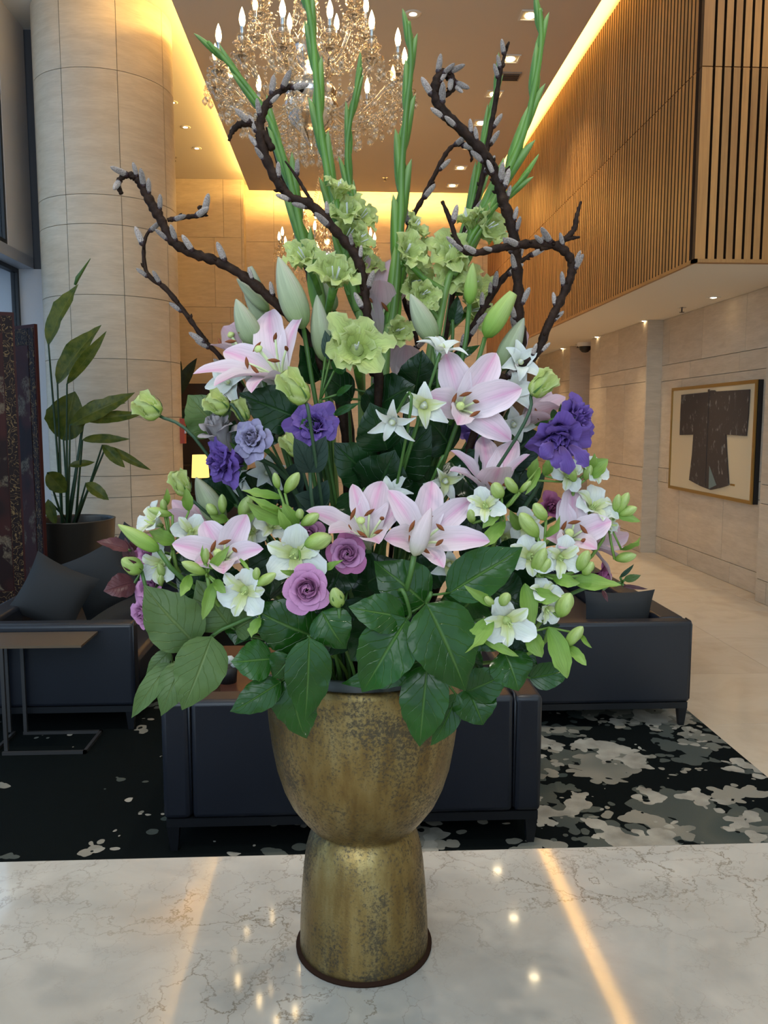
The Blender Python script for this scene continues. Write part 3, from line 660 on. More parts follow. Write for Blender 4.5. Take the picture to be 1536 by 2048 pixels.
# ---- bird of paradise in a bronze planter
PC = V((-2.66,8.15,0))
pt_ = thing('planter', PC, 'tall dark bronze planter in front of the stone column', 'planter')
MB().lathe([(.001,0),(.33,0),(.35,.02),(.405,.755),(.41,.765),(.385,.765),(.38,.74),(.375,.68)], PC, 40).build('pot', plain('dark_bronze_pot', (.075,.065,.055), .35, .55), pt_)
MB().lathe([(.001,.69),(.376,.69)], PC, 32).build('soil', plain('soil', (.02,.015,.01), .95), pt_)

def bez(p0,p1,p2,p3,t): s = 1-t; return p0*(s*s*s)+p1*(3*s*s*t)+p2*(3*s*t*t)+p3*(t*t*t)
def dbez(p0,p1,p2,p3,t): s = 1-t; return (p1-p0)*(3*s*s)+(p2-p1)*(6*s*t)+(p3-p2)*(3*t*t)
def P_ov(t): return (t**.62)*((1-t)**1.15)*3.1
def P_lan(t): return (t+.01)**.8*(1-t+1e-6)**1.05*3.32
def P_lily(t): return max(.20*(1-t), (t+.01)**.95*(1-t+1e-6)**.88*3.3)
def P_glad(t): return min(1.0, .25+1.15*t**.8)*max(0,1-t**2.6)**.62*1.12
def P_rnd(t): return min(1.0, .28+1.05*t**.8)*math.sqrt(max(0,1-t**5))
def P_strap(t): return min(1, t*6+.25)*(1-t**3)**.6
def blade(mb, p0, p1, p2, p3, nrm, w, prof, cup=0., ruf=0., rf=5, nu=6, nv=12, ph=0., fold=0., twist=0.):
    nrm = V(nrm).normalized(); rows = []; uvs = []
    for j in range(nv+1):
        t = j/nv; p = bez(p0,p1,p2,p3,t); tn = dbez(p0,p1,p2,p3,min(.995,max(.005,t))).normalized()
        n = nrm if not twist else (Matrix.Rotation(twist*t,3,tn) @ nrm)
        side = tn.cross(n)
        if side.length < 1e-4: side = tn.cross(V((1,.2,.1)))
        side.normalize(); nn = side.cross(tn).normalized(); wj = max(w*prof(t), w*.012)*.5*(1+.38*ruf*math.sin(rf*t*17+ph)*min(1,t*1.5))
        r = []; uu = []
        for i in range(nu+1):
            s = -1+2*i/nu
            off = cup*wj*s*s + fold*wj*abs(s) + ruf*wj*(math.sin(rf*t*PI*2+ph+(2.1 if s>0 else 0))+.5*math.sin(rf*t*PI*4.7+ph*2+s*2))*s*s*min(1,t*2)
            r.append(p+side*(s*wj)+nn*off); uu.append((i/nu, t))
        rows.append(r); uvs.append(uu)
    mb.grid(rows, uvs)
def leaf_mb(b, t, nrm, w, bulge=.1, prof=P_ov, fold=.18, cup=0, nv=12, nu=6, ruf=.05, rf=2, ph=0, droop=0, twist=0):
    n = V(nrm).normalized(); L = (t-b).length; mb = MB()
    blade(mb, b, b.lerp(t,.33)+n*L*bulge, b.lerp(t,.7)+n*L*bulge+V((0,0,-droop*L)), t, n, w, prof, cup, ruf, rf, nu, nv, ph, fold, twist)
    return mb
rp = random.Random(7)
bp = thing('bird_of_paradise_plant', PC+V((0,0,.7)), 'tall leafy strelitzia plant growing in the dark planter', 'plant')
BL = [((112,1045),(97,690),(157,568),40,8.0),((116,1045),(115,768),(203,650),46,8.05),((120,1045),(134,768),(213,662),20,7.9),((124,1045),(127,880),(150,783),70,8.15),((128,1045),(140,850),(270,785),34,8.0),
      ((133,1045),(170,812),(252,806),18,8.2),((133,1045),(168,840),(290,826),22,8.1),((136,1045),(165,880),(260,878),18,7.95),((138,1045),(212,893),(302,940),15,8.0),((138,1045),(205,890),(250,935),20,7.95),
      ((110,1045),(95,945),(132,985),34,7.85),((138,1048),(172,966),(218,1000),22,7.85),((118,1045),(138,932),(190,924),14,8.0),((114,1045),(96,1000),(112,1050),20,7.9)]
for k, (s0,lb,lt,wpx,Y) in enumerate(BL):
    b, l, q = at(*s0,Y), at(*lb,Y), at(*lt,Y+rp.uniform(-.1,.1)); b.z = .69
    b = PC+V(((b.x-PC.x)*.6, rp.uniform(-.12,.12), .69))
    MB().tube([b, b.lerp(l,.5)+V((rp.uniform(-.01,.01),0,0)), l, l.lerp(q,.3)], [.013,.011,.008,.004], 6).build('stem', M['stemd'], bp)
    leaf_mb(l, q, (rp.uniform(-.5,.5),-1,rp.uniform(.1,.7)), wpx/1650*Y*1.15, .08, P_lan, .35, 0, 12, 6, .12, 2, k, .05).build('leaf', M['bopleaf'], bp)
MB().tube([at(150,570,8.0),at(155,556,8.0),at(181,517,8.0)], [.012,.02,.003], 6).build('leaf_tip', M['stem'], bp)
# plants and furniture glimpsed beyond the column
cb = thing('display_cabinet', (-2.4,14.6,0), 'dark wooden cabinet glimpsed between column and flowers', 'cabinet')
db = plain('dark_cabinet_wood', (.022,.012,.009), .4)
MB().box((-2.95,14.4,.012),(-1.75,14.95,2.36)).build('body', db, cb, False)
for k in range(4): MB().box((-2.9,14.36,.45+k*.5),(-1.8,14.4,.48+k*.5)).build('shelf', plain('cabinet_shelf', (.05,.03,.02), .4), cb, False)
lb = at(401,955,13.2); lt_ = thing('table_lamp', (lb.x,13.2,0), 'glowing yellow lamp shade beside the dark cabinet', 'lamp')
MB().lathe([(.14,lb.z),(.12,lb.z+.36)], (lb.x,13.2,0), 24).build('lamp_shade', emit('lamp_shade_glow', (1,.70,.20), 1.3), lt_)
MB().lathe([(.001,.0),(.14,0),(.14,.03),(.02,.05),(.02,lb.z+.3)], (lb.x,13.2,.005), 16).build('lamp_stand', M['dkmetal'], lt_)
fb = at(357,862,10.12); MBx = MB().box((CX+CRD-.01,10.06,fb.z-.15),(CX+CRD+.05,10.18,fb.z+.15))
fa = thing('fire_alarm_box', (CX+CRD,10.12,fb.z), 'small red fire alarm box on the side of the stone column', 'alarm box')
MBx.build('housing', plain('red_alarm_paint', (.42,.06,.03), .5), fa, False); MB().box((CX+CRD+.05,10.08,fb.z-.03),(CX+CRD+.06,10.16,fb.z+.04)).build('handle', M['chrome'], fa, False)
fp = thing('background_plant', at(350,900,13.0), 'dark leafy plant poking out behind the stone column', 'plant')
fp.location.z = .01; bb = V(fp.location)
for (t0, t1, wq) in (((350,800),(394,716),26),((352,780),(362,722),18),((350,850),(410,800),22)):
    a, b = at(*t0,13.0), at(*t1,13.0); MB().tube([bb, bb.lerp(a,.6), a], .012, 5).build('stem', M['stemd'], fp); leaf_mb(a, b, (0,-1,.3), wq/1650*13, .08, P_lan, .3).build('leaf', M['greyleaf'], fp)

# ================================================================== COUNTER AND VASE
ct = thing('reception_counter', (.1,.9,0), 'white veined marble counter top in the foreground', 'counter')
rbox('worktop', (-1.3,.25,.86),(1.5,1.468,.9), .004, M['marble'], ct, 2)
MB().box((-1.2,.33,.0),(1.4,1.40,.86)).build('cabinet_body', plain('counter_front', (.35,.31,.26), .4), ct, False)
VX, VY = .027, 1.197
va = thing('brass_vase', (VX,VY,.9), 'antiqued brass goblet vase on the marble counter', 'vase')
def rz(half, y):
    p = at(733, y, VY); d = (p-V((0,0,HC))).dot(_F); return (half/FPX*d, p.z)
base = [rz(127.5,1885), rz(126.5,1830), rz(123.5,1770), rz(119.5,1725), rz(115,1690), rz(109,1668), rz(100,1652), rz(86,1638), rz(58,1628)]
base[0] = (base[0][0], .903)
rows = [(.001,.903)]+base
MB().lathe([(.001,.9003),(base[0][0]+.0055,.9003),(base[0][0]+.006,.9045),(base[0][0]-.004,.906)], (VX,VY,0), 56).build('foot_rim', M['rust'], va)
MB().lathe(base, (VX,VY,0), 64).build('base_bell', M['brass'], va)
bowl = [rz(40,1663), rz(84,1653), rz(108,1638), rz(124,1620), rz(144,1594), rz(159,1564), rz(172,1525), rz(181,1480), rz(187,1440), rz(191,1400), rz(193,1340)]
RIM = rz(193,1328); bowl.append(RIM); bowl += [(RIM[0]-.005,RIM[1]+.002),(RIM[0]-.009,RIM[1]-.003),(RIM[0]-.012,RIM[1]-.06)]
bowl[0] = (.012, bowl[0][1]-.0)
MB().lathe(bowl, (VX,VY,0), 72).build('bowl', M['brass'], va)
MB().lathe([(RIM[0]-.016,RIM[1]-.05),(RIM[0]-.014,RIM[1]+.012),(RIM[0]-.018,RIM[1]+.014),(RIM[0]-.022,RIM[1]-.05)], (VX,VY,0), 56).build('liner', M['liner'], va)
MB().lathe([(.001,RIM[1]-.025),(RIM[0]-.02,RIM[1]-.025)], (VX,VY,0), 40).build('floral_foam', plain('dark_foam', (.008,.018,.010), .95), va)
MZ = RIM[1]-.02                                    # where the stems enter
rs = random.Random(21)
def mouth(p):                                      # a point in the mouth of the vase on the side of p
    d = V((p.x-VX, p.y-VY, 0)); k = min(.085, d.length*.28); d = d.normalized()*k if d.length > 1e-4 else d
    return V((VX,VY,MZ)) + d + V((rs.uniform(-.02,.02), rs.uniform(-.02,.02), -.02))
def stem_to(p, parent, r=.003, mat='stem', back=None, name='stem'):
    m = mouth(p); L = (p-m).length; d = V(back).normalized() if back else V((0,0,-1))
    q1 = p + d*L*.3; q2 = m + V((0,0,L*.38))
    pts = [bez(p,q1,q2,m,i/12) for i in range(13)]
    return MB().tube(pts, r, 6).build(name, M[mat], parent)
def S2(px, Y): return px/FPX*Y*1.01                # pixels to metres at depth Y
def fdir(v): return V((v[0],-v[2],v[1])).normalized()   # (right, up, towards the viewer)

# ================================================================== FLOWERS
BQ = V((VX,VY,MZ))
def flower_thing(name, label, cat, group=None): return thing(name, BQ, label, cat, group)
def bud_mb(b, t, w, lobes=3, twist=.5, peak=.42, blunt=.6, flare=0.0, n=24, m=14):
    ax = (t-b).normalized(); L = (t-b).length; a = ax.cross(V((.2,-.9,.3))).normalized(); c = ax.cross(a); rows = []; uvs = []; mb = MB()
    for j in range(m+1):
        s = j/m; r = (math.sin(PI*min(1,s**(.69/-math.log(peak) if peak != .5 else 1)))**blunt if 0 < s < 1 else .12 if s == 0 else .05)
        r = max(r, .1 if s < .5 else .06) + flare*s**4
        rows.append([]); uvs.append([])
        for k in range(n):
            th = 2*PI*k/n; q = 1-.17*abs(math.cos(lobes*.5*(th+twist*s*3)))**7*(1 if s > .1 else 0)
            rr = w*.5*r*q; rows[-1].append(b+ax*(L*s)+(a*math.cos(th)+c*math.sin(th))*rr)
            uvs[-1].append((.5+.5*abs(math.cos(lobes*.5*(th+twist*s*3))), s))
    mb.grid(rows, uvs, close=True); return mb
def add_bud(parent, bx, by, tx, ty, w, Y, mat, dY=-.015, stem=True, name='bud', r=.0028, sm='stemy', **k):
    b, t = at(bx,by,Y), at(tx,ty,Y+dY); o = bud_mb(b, t, S2(w,Y), **k).build(name, M[mat], parent)
    return b, t
# ---- lilies
def lily(label, c, Y, f, tips, w=55, mat='lily', st=True, throat=.035, stl=.8, group='pink lilies'):
    T_ = flower_thing('pink_lily', label, 'lily', group); f = fdir(f); C = at(c[0],c[1],Y); T = C-f*throat
    for i, tp in enumerate(tips):
        q = at(tp[0],tp[1],Y+tp[2]); ws = tp[3] if len(tp) > 3 else 1.0; rad = q-T; L = rad.length; rp_ = rad-f*rad.dot(f)
        rl = rp_.length; rn = rp_.normalized() if rl > 1e-5 else V((1,0,0))
        up = max(.03, rad.dot(f)+.25*rl)
        p1 = T+f*min(up,L*.5)*.75+rp_*.12; p2 = T+f*(max(rad.dot(f),0)*.55+L*.27)+rp_*.70
        nr = (f*.85-rn*.5).normalized(); mb = MB()
        blade(mb, T, p1, p2, q, nr, S2(w,Y)*ws, P_lily, .22, .09, 1.4, 8, 18, i*1.7, .16)
        mb.build('petal', M[mat], T_)
    if st:
        fs = f; a = fs.cross(V((0,0,1))); a = a.normalized() if a.length > .05 else V((1,0,0)); b = fs.cross(a); L = S2(95,Y)*stl
        for k in range(6):
            th = 2*PI*k/6+.4; e = T+fs*L*rs.uniform(.9,1.08)+(a*math.cos(th)+b*math.sin(th))*L*.42
            m = T+fs*L*.55+(a*math.cos(th)+b*math.sin(th))*L*.10
            fo = MB().tube([bez(T,T+fs*L*.3,m,e,i/6) for i in range(7)], [.0016]*7, 5).build('stamen', M['filament'], T_)
            d = ((a*math.sin(th)-b*math.cos(th))*rs.uniform(.4,1)+fs*rs.uniform(-.1,.6)+V((0,0,.3))).normalized()
            MB().ell(e, d, .0027, .018, 7, 6).build('anther', M['anther'], fo)
        e = T+fs*L*1.12+a*.006; pi_ = MB().tube([T,T+fs*L*.6,e], [.0024,.002,.0022], 6).build('pistil', M['filament'], T_)
        MB().ell(e, fs, .006, .010, 8, 5).build('stigma', M['stigma'], pi_)
    stem_to(T, T_, .0038, 'stem', list(-f)); return T_
lily('large pink lily highest at the left, opening up towards the column', (552,742), 1.10, (-.35,.62,.62), [(386,748,-.03,.85),(447,703,.03,1.25),(541,621,.07,1.3),(604,632,.03,.8),(428,773,-.09,1.0),(503,786,-.10,.9)], stl=1.05)
lily('large pink lily facing the viewer, highest at the right', (926,815), 1.06, (.06,.12,.95), [(888,701,.02,1.25),(993,706,.02,1.25),(1044,777,-.01,1.3),(1022,881,.0,1.1),(851,793,-.01,1.15),(914,850,-.06,1.0)], throat=.03, stl=.62)
lily('pink lily opening upwards below the highest right-hand lily', (985,955), 1.06, (.0,.85,.45), [(901,901,-.01,.9),(965,872,.05,1.1),(1033,880,.04,1.1),(1060,909,-.02,.8),(899,942,-.05,.9),(1000,935,-.06,1.3)], throat=.05, stl=.75)
lily('pink lily at the centre with a withered curled back petal', (733,1058), 1.02, (-.08,.72,.66), [(705,968,.04,.75),(764,962,.05,1.2),(816,1003,.02,1.0),(612,1022,-.01,.95),(657,1067,-.07,1.0),(758,1088,-.08,1.2)], throat=.04, stl=.85)
lily('pink lily at the centre with a closed bud standing before it', (848,1075), 1.00, (.08,.45,.88), [(776,980,.03,1.0),(864,962,.05,1.2),(943,998,.03,1.1),(980,1083,-.01,1.05),(768,1078,-.02,1.1),(888,1136,-.03,.8)], throat=.035)
lily('pink lily lowest at the left among white blooms', (447,1110), 1.00, (.05,.40,.9), [(408,1043,.03,1.15),(494,1029,.02,1.1),(344,1088,-.01,1.05),(527,1098,-.03,.85),(447,1148,-.05,1.1),(388,1128,-.03,.9)], throat=.03, stl=.6)
lily('pink lily at the far right facing the viewer', (1145,1070), 1.03, (-.05,.4,.9), [(1120,1000,.03,.8),(1144,973,.04,1.1),(1223,1042,.0,1.1),(1088,1074,-.02,.8),(1194,1099,-.04,.8),(1117,1096,-.05,.9)], throat=.03, stl=.6)
lily('half-open pink lily pointing right at the far right edge', (1185,1088), 1.08, (.85,-.05,.4), [(1258,1070,.02,.8),(1258,1094,-.02,.8),(1248,1126,-.03,.7),(1222,1162,-.03,.6),(1240,1054,.04,.7)], mat='lilyw', st=False, throat=.02)
lily('pale lily at the back between two gladiolus stalks, seen from behind', (765,600), 1.22, (.05,.96,.2), [(733,511,.02,.85),(786,517,.02,1.1),(846,559,-.01,.7),(713,556,-.02,1.0),(760,560,-.05,1.2)], mat='lilyw', throat=.06, stl=.8)
lily('salmon pink lily at the right behind a green bud', (1080,815), 1.10, (.6,.7,.3), [(1131,794,.01,.8),(1098,777,.03,1.0),(1106,838,-.03,.9),(1050,800,.0,1.0),(1118,812,-.03,.9)], mat='lilyw', throat=.04, stl=.5)
lily('dusky lily at the back seen behind the white petals', (812,735), 1.24, (.0,.9,-.3), [(789,686,-.02,1.1),(836,706,-.02,1.1),(812,690,-.04,1.2)], mat='lilyw', st=False, throat=.04)
lily('dusky pink half-open lily behind the highest left lily', (480,700), 1.16, (-.4,.85,.2), [(447,652,.0,1.2),(468,644,.02,1.1),(420,690,-.02,.8),(500,660,.0,1.0)], mat='lilyw', throat=.03, stl=.7)
lily('pink lily low at the left, mostly hidden behind white blooms', (395,1052), 1.10, (-.5,.5,.5), [(333,1022,.0,.8),(344,1000,.02,.7),(388,1008,.03,.9),(350,1075,-.02,.9),(430,1020,.02,1.0)], mat='lilyw', st=False, throat=.04)
lily('pink lily at the back of the right side, behind the tall lily bud', (1040,690), 1.22, (.2,.9,.1), [(1020,640,.0,1.0),(1052,660,.0,1.0),(1030,700,-.05,1.0)], mat='lilyw', st=False, throat=.04)
def lily_bud(label, b, t, w, Y, mat='lilybud', dY=-.01, **k):
    T_ = flower_thing('lily_bud', label, 'flower bud', 'lily buds'); q, _ = add_bud(T_, b[0],b[1],t[0],t[1], w*.9, Y, mat, dY, twist=.12, peak=.38, blunt=.72, **k); stem_to(q, T_, .0034, 'stem', list((q-at(t[0],t[1],Y)).normalized()*.5+V((0,0,-.6))))
lily_bud('widest grey green lily bud, above the highest left lily', (607,658), (557,514), 62, 1.14)
lily_bud('pale lily bud leaning left above the left lily', (513,694), (472,598), 52, 1.15)
lily_bud('mauve grey lily bud standing left of the front gladiolus flower', (650,724), (634,590), 48, 1.15)
lily_bud('slim green lily bud lying under the long willow branch', (538,622), (473,557), 30, 1.2)
lily_bud('pale slim lily bud half hidden behind other left buds', (540,660), (487,578), 34, 1.22)
lily_bud('white tipped lily bud at the back left', (520,600), (500,533), 30, 1.26, flare=.3)
lily_bud('grey green lily bud hanging between two gladiolus stalks', (669,622), (634,548), 40, 1.24)
lily_bud('grey green lily bud just above the white starry bloom', (869,686), (821,588), 50, 1.12)
lily_bud('small bright green lily bud near the top of the right side', (939,609), (946,525), 30, 1.12, 'lilybudg')
lily_bud('green lily bud splitting open at its tip, right side', (970,675), (1027,586), 48, 1.10, 'lilybudg', flare=.35)
lily_bud('pale pointed lily bud leaning right above the large lily', (1000,742), (1048,636), 50, 1.12)
lily_bud('yellow green lily bud pointing out at the far left', (318,1101), (236,1049), 36, 1.02, 'lilybudg')
lily_bud('closed pink lily bud in front of the centre lily', (828,1112), (862,1016), 44, .955, 'lilybudp')
lily_bud('pale cream lily bud above the lowest left lily', (445,1050), (392,955), 56, 1.08)
# ---- gladioli
def cat_path(pts, n=6):
    out = []; m = len(pts)
    for i in range(m-1):
        p0 = pts[max(i-1,0)]; p1 = pts[i]; p2 = pts[i+1]; p3 = pts[min(i+2,m-1)]
        for k in range(n):
            t = k/n; out.append((p1*2+(p2-p0)*t+(p0*2-p1*5+p2*4-p3)*t*t+(p1*3-p0-p2*3+p3)*t*t*t)*.5)
    out.append(pts[-1]); return out
def bloom(parent, C, f, R, n, prof, mats, wid, depth, lift, ruf, rf=3, roll=0., lens=None, mname='greenbud', cup=.25, nu=6, nv=9, jit=.12):
    a = f.cross(V((.13,.21,.97))).normalized(); b = f.cross(a).normalized(); T = C-f*depth
    th = MB().tube([T-f*depth*.1, T+f*depth*.25, T+f*depth*.55], [R*.10,R*.14,R*.20], 8).build('bloom', M[mname], parent)
    for k in range(n):
        an = 2*PI*k/n+roll+rs.uniform(-jit,jit); d = a*math.cos(an)+b*math.sin(an); L = R*(lens[k%len(lens)] if lens else 1)*rs.uniform(.93,1.07)
        q = C+d*L+f*(lift+rs.uniform(-.08,.08))*R; mb = MB(); inner = k % 2
        T2 = T+f*(.002 if inner else 0)
        blade(mb, T2, T2+f*depth*.6+d*L*.15, C+d*L*.55+f*R*(.12+.06*inner), q, (f*.8-d*.55).normalized(), R*wid[k%len(wid)], prof, cup, ruf, rf, nu, nv, rs.uniform(0,6))
        mb.build('petal', M[mats[k%len(mats)]], th)
    return th, T
def gladiolus(label, path, Y, w0=13, w1=24, nb=7, flowers=(), Yt=None, tipbud=True):
    T_ = flower_thing('gladiolus', label, 'gladiolus', 'green gladiolus stalks'); n = len(path); Yt = Y if Yt is None else Yt
    pts = [at(x,y,Yt+(Y-Yt)*i/(n-1)) for i, (x,y) in enumerate(path)]
    pts.append(mouth(pts[-1])) ; pp = cat_path(pts, 6); m = len(pp)
    MB().tube(pp, [S2(w0*.35+(w1-w0)*.32*i/m,Y) for i in range(m)], 8).build('stalk', M['gladgreen'], T_)
    span = int((m-7)*.98); f0 = V((0,-1,0))
    for k in range(nb):                                        # bud sheaths clasping the stalk, larger downwards
        i = int(span*(k/nb)*.95); p = pp[i]; lo = pp[min(i+5+k//3,m-1)]; tn = (p-lo).normalized()
        sd = tn.cross(f0).normalized()*(1 if k % 2 else -1); L = S2(70+k*12,Y); b = lo.lerp(p,.25)
        w = S2(w0+(w1-w0)*k/nb,Y)*1.4; tip = b+tn*L+sd*w*.55+f0*w*.2
        mb = MB(); nr = (f0*.7+sd*(.35)).normalized()
        blade(mb, b, b+tn*L*.3+sd*w*.28, b+tn*L*.7+sd*w*.42, tip, nr, w*1.15, lambda t: min(1,.55+1.5*t)*(1-t+1e-6)**.55*1.05, -.95, 0, 1, 6, 9)
        mb.build('bud_sheath', M['gladgreen'], T_)
    for (x,y,r,f,*rest) in flowers:
        Yf = rest[0] if rest else Y-.02; C = at(x,y,Yf); f = fdir(f); r = r*1.22 if r < 60 else r*1.05
        th, T = bloom(T_, C, f, S2(r,Yf), 6, P_glad, ['glad'], [1.0,.82], S2(r,Yf)*.8, .10, .46, 2.6, rs.uniform(0,6), [1,1.08,.86,1.12,.95,.8], 'glad', cup=.30, nu=10, nv=14, jit=.3)
        near = min(pp, key=lambda p: (p-T+V((0,0,.03))).length)
        MB().tube([T+f*.004, T.lerp(near,.5)-f*.006, near], [S2(r*.17,Yf),S2(r*.14,Yf),.004], 7).build('flower_tube', M['gladgreen'], th)
        for k in range(3): MB().tube([T, C+V((rs.uniform(-.006,.006),rs.uniform(-.006,.006),rs.uniform(-.002,.006)))+f*.006], .0009, 4).build('stamen', M['white'], th)
gladiolus('gladiolus stalk leaning far left with its thin tip before the chandelier', [(416,84),(470,142),(535,232),(572,330),(598,440),(622,540),(648,650)], 1.22, 11, 26, 8, [(604,508,36,(-.3,.45,.7),1.17),(672,542,46,(.1,.55,.8),1.13)])
gladiolus('gladiolus stalk rising out of the top of the picture', [(606,-40),(624,60),(632,150),(642,260),(660,370),(690,500),(712,610),(722,700)], 1.21, 15, 26, 9, [(680,372,30,(.2,.7,.3)),(688,420,36,(-.2,.5,.7)),(702,470,38,(.4,.3,.7)),(724,480,32,(.7,.3,.3)),(714,692,68,(.0,.18,.97),1.06)])
gladiolus('shorter gladiolus stalk in front of the chandelier centre', [(722,136),(706,210),(694,300),(700,370),(712,440),(735,540),(750,640)], 1.25, 11, 18, 7, [(728,430,30,(.5,.4,.6)),(730,520,34,(.4,.5,.6))])
gladiolus('straight upright gladiolus stalk right of the chandelier', [(817,44),(822,130),(812,230),(804,330),(802,430),(796,540),(785,640),(770,740)], 1.20, 13, 30, 9, [(835,452,30,(.6,.5,.4)),(832,512,38,(.6,.1,.7)),(836,565,36,(.5,-.1,.8)),(800,660,28,(.3,.1,.8))])
gladiolus('tallest gladiolus stalk at the right curving over to the wooden wall', [(1080,18),(1082,90),(1068,180),(1046,270),(1014,345),(978,410),(940,480),(908,560),(870,650)], 1.18, 13, 30, 9, [(900,500,42,(-.4,.3,.8)),(935,432,30,(-.3,.8,.3)),(985,455,40,(.6,.2,.6)),(905,545,36,(-.3,.0,.9))])
gladiolus('thin gladiolus stalk behind the thick right willow branch', [(998,140),(985,210),(965,300),(948,390),(930,470),(905,580)], 1.27, 9, 18, 6, [(945,570,42,(.4,.2,.8)),(955,620,38,(.5,0,.8))])
gladiolus('gladiolus spear pointing right beneath the tallest stalk', [(1058,342),(1020,385),(985,420),(945,470),(915,540),(880,640)], 1.16, 10, 24, 4, [(822,500,34,(.4,.3,.8)),(850,590,30,(.2,-.1,.9))])
# ---- willow branches with catkins
catm = MB().tube([(0,0,z) for z in (0,.06,.2,.45,.7,.88,.97,1.0)], [.13,.20,.25,.26,.23,.16,.08,.02], 9).mesh('catkin'); catm.materials.append(M['catkin'])
scm = MB().ell((0,0,.12), (0,0,1), .31, .52, 8, 5, .3).mesh('bud_scale'); scm.materials.append(M['scale'])
rw = random.Random(5)
def willow(label, path, Y, r, cats, twigs=(), Y2=None, rootit=True):
    T_ = flower_thing('willow_branch', label, 'branch', 'twisted pussy willow branches')
    def one(pth, rr, nc, name, par, to_m):
        n = len(pth); ya, yb = Y, (Y2 or Y); pts = [at(x,y,ya+(yb-ya)*i/max(1,n-1)) for i, (x,y) in enumerate(pth)]
        if to_m: pts.append(mouth(pts[-1]))
        pp = cat_path(pts, 7); m = len(pp)
        rad = [S2(rr,Y)*(.45+.65*min(1,i/(m*.35)))*(1+.12*math.sin(i*2.1)+rw.uniform(-.12,.12)) for i in range(m)]
        MB().tube(pp, rad, 9).build(name, M['bark'], par)
        vis = m-(8 if to_m else 1)
        for k in range(nc):
            i = min(vis-1, max(1, int(vis*.07+(k+rw.uniform(.15,.85))*vis*.93/nc))); p = pp[i]; tn = (pp[max(i-1,0)]-pp[min(i+1,m-1)]).normalized()
            sd = (_R*rw.choice((-1,1))*rw.uniform(.5,1)+V((0,-1,0))*rw.uniform(.0,.8)).normalized()
            sd = (sd-tn*sd.dot(tn)).normalized(); d = (sd*.55+tn*.7+V((0,0,.35))).normalized(); L = S2(rw.uniform(24,38),Y)
            q = d.to_track_quat('Z','Y'); o = inst('catkin', catm, par, p+sd*rad[i]*.7, q, (L*.66,L*.66,L))
            c = bpy.data.objects.new('bud_scale', scm); S.collection.objects.link(c); c.parent = o
        mbb = MB()                                             # small dark leaf-scar nubs along the bark
        for k in range(nc):
            i = rw.randrange(1, vis); p = pp[i]; a = rw.uniform(0,6.28); tn = (pp[max(i-1,0)]-pp[min(i+1,m-1)]).normalized(); s1 = tn.cross(V((0,1,.1))).normalized(); s2 = tn.cross(s1)
            d = (s1*math.cos(a)+s2*math.sin(a)); mbb.ell(p+d*rad[i], (d+tn), S2(3.2,Y), S2(13,Y), 5, 4)
        if nc: tag(mbb.build('leaf_scar', M['bark'], par), kind='stuff')
    one(path, r, cats, 'branch', T_, rootit)
    for (tp, tr_, tc) in twigs: one(tp, tr_, tc, 'twig', T_, False)
willow('thick willow branch arching left to a hooked tip before the column', [(243,388),(236,368),(248,352),(268,353),(284,372),(302,406),(322,440),(345,482),(385,506),(440,525),(495,558),(550,605),(605,660),(650,745),(690,870)], 1.16, 8.5, 15, [([(412,424),(405,430),(372,434),(335,440)], 4, 3), ([(404,412),(398,416),(412,426)], 3, 0)])
willow('slender crooked willow branch at the far left with few catkins', [(330,446),(302,458),(288,490),(294,546),(332,578),(372,628),(412,684),(442,716),(500,800),(600,950)], 1.18, 4.4, 9)
willow('thick willow branch curling before the chandelier down to the centre', [(606,182),(590,172),(562,182),(536,205),(522,240),(522,285),(545,345),(578,392),(625,412),(668,458),(712,512),(728,570),(735,640),(745,740),(756,812)], 1.13, 8.5, 20, [([(458,282),(464,264),(482,248),(512,250),(528,268),(545,300)], 6, 1), ([(570,322),(592,352),(612,385),(625,404)], 3, 1)])
willow('dark willow stem running straight behind the left gladiolus', [(535,255),(556,320),(585,400),(606,490),(625,570),(650,680),(700,860)], 1.28, 8, 5)
willow('thin arched willow twig right of the centre gladiolus', [(945,320),(936,296),(915,288),(894,304),(872,345),(846,396),(820,450),(800,560),(835,690),(818,760)], 1.25, 4.2, 7)
willow('thickest willow branch with a tight curl at the upper right', [(890,192),(905,178),(905,158),(890,146),(874,160),(872,195),(888,226),(926,262),(966,306),(992,355),(1006,400),(1026,465),(1034,540),(1036,640),(1020,760)], 1.13, 9.5, 26, [([(1020,332),(1010,342),(994,350)], 2.5, 0), ([(896,140),(892,150)], 3.5, 0)])
willow('straight thin willow shoot standing up beside the tallest gladiolus', [(1018,84),(1008,115),(1000,150),(990,210),(976,290),(962,370),(942,440),(910,560)], 1.26, 4.6, 8)
willow('willow branch looping into a heart shape at the right', [(884,402),(900,440),(918,490),(945,506),(1000,496),(1060,488),(1112,492),(1140,516),(1142,550),(1122,598),(1094,655),(1072,708),(1020,752),(960,830)], 1.10, 8, 18, [([(1162,403),(1154,430),(1146,462),(1114,488),(1080,497)], 5, 0), ([(1160,474),(1135,478),(1118,488)], 4, 0)])
willow('lower willow branch crossing behind the right gladiolus flowers', [(1105,490),(1060,510),(1014,548),(982,592),(956,636),(930,690),(890,790)], 1.2, 6, 11)
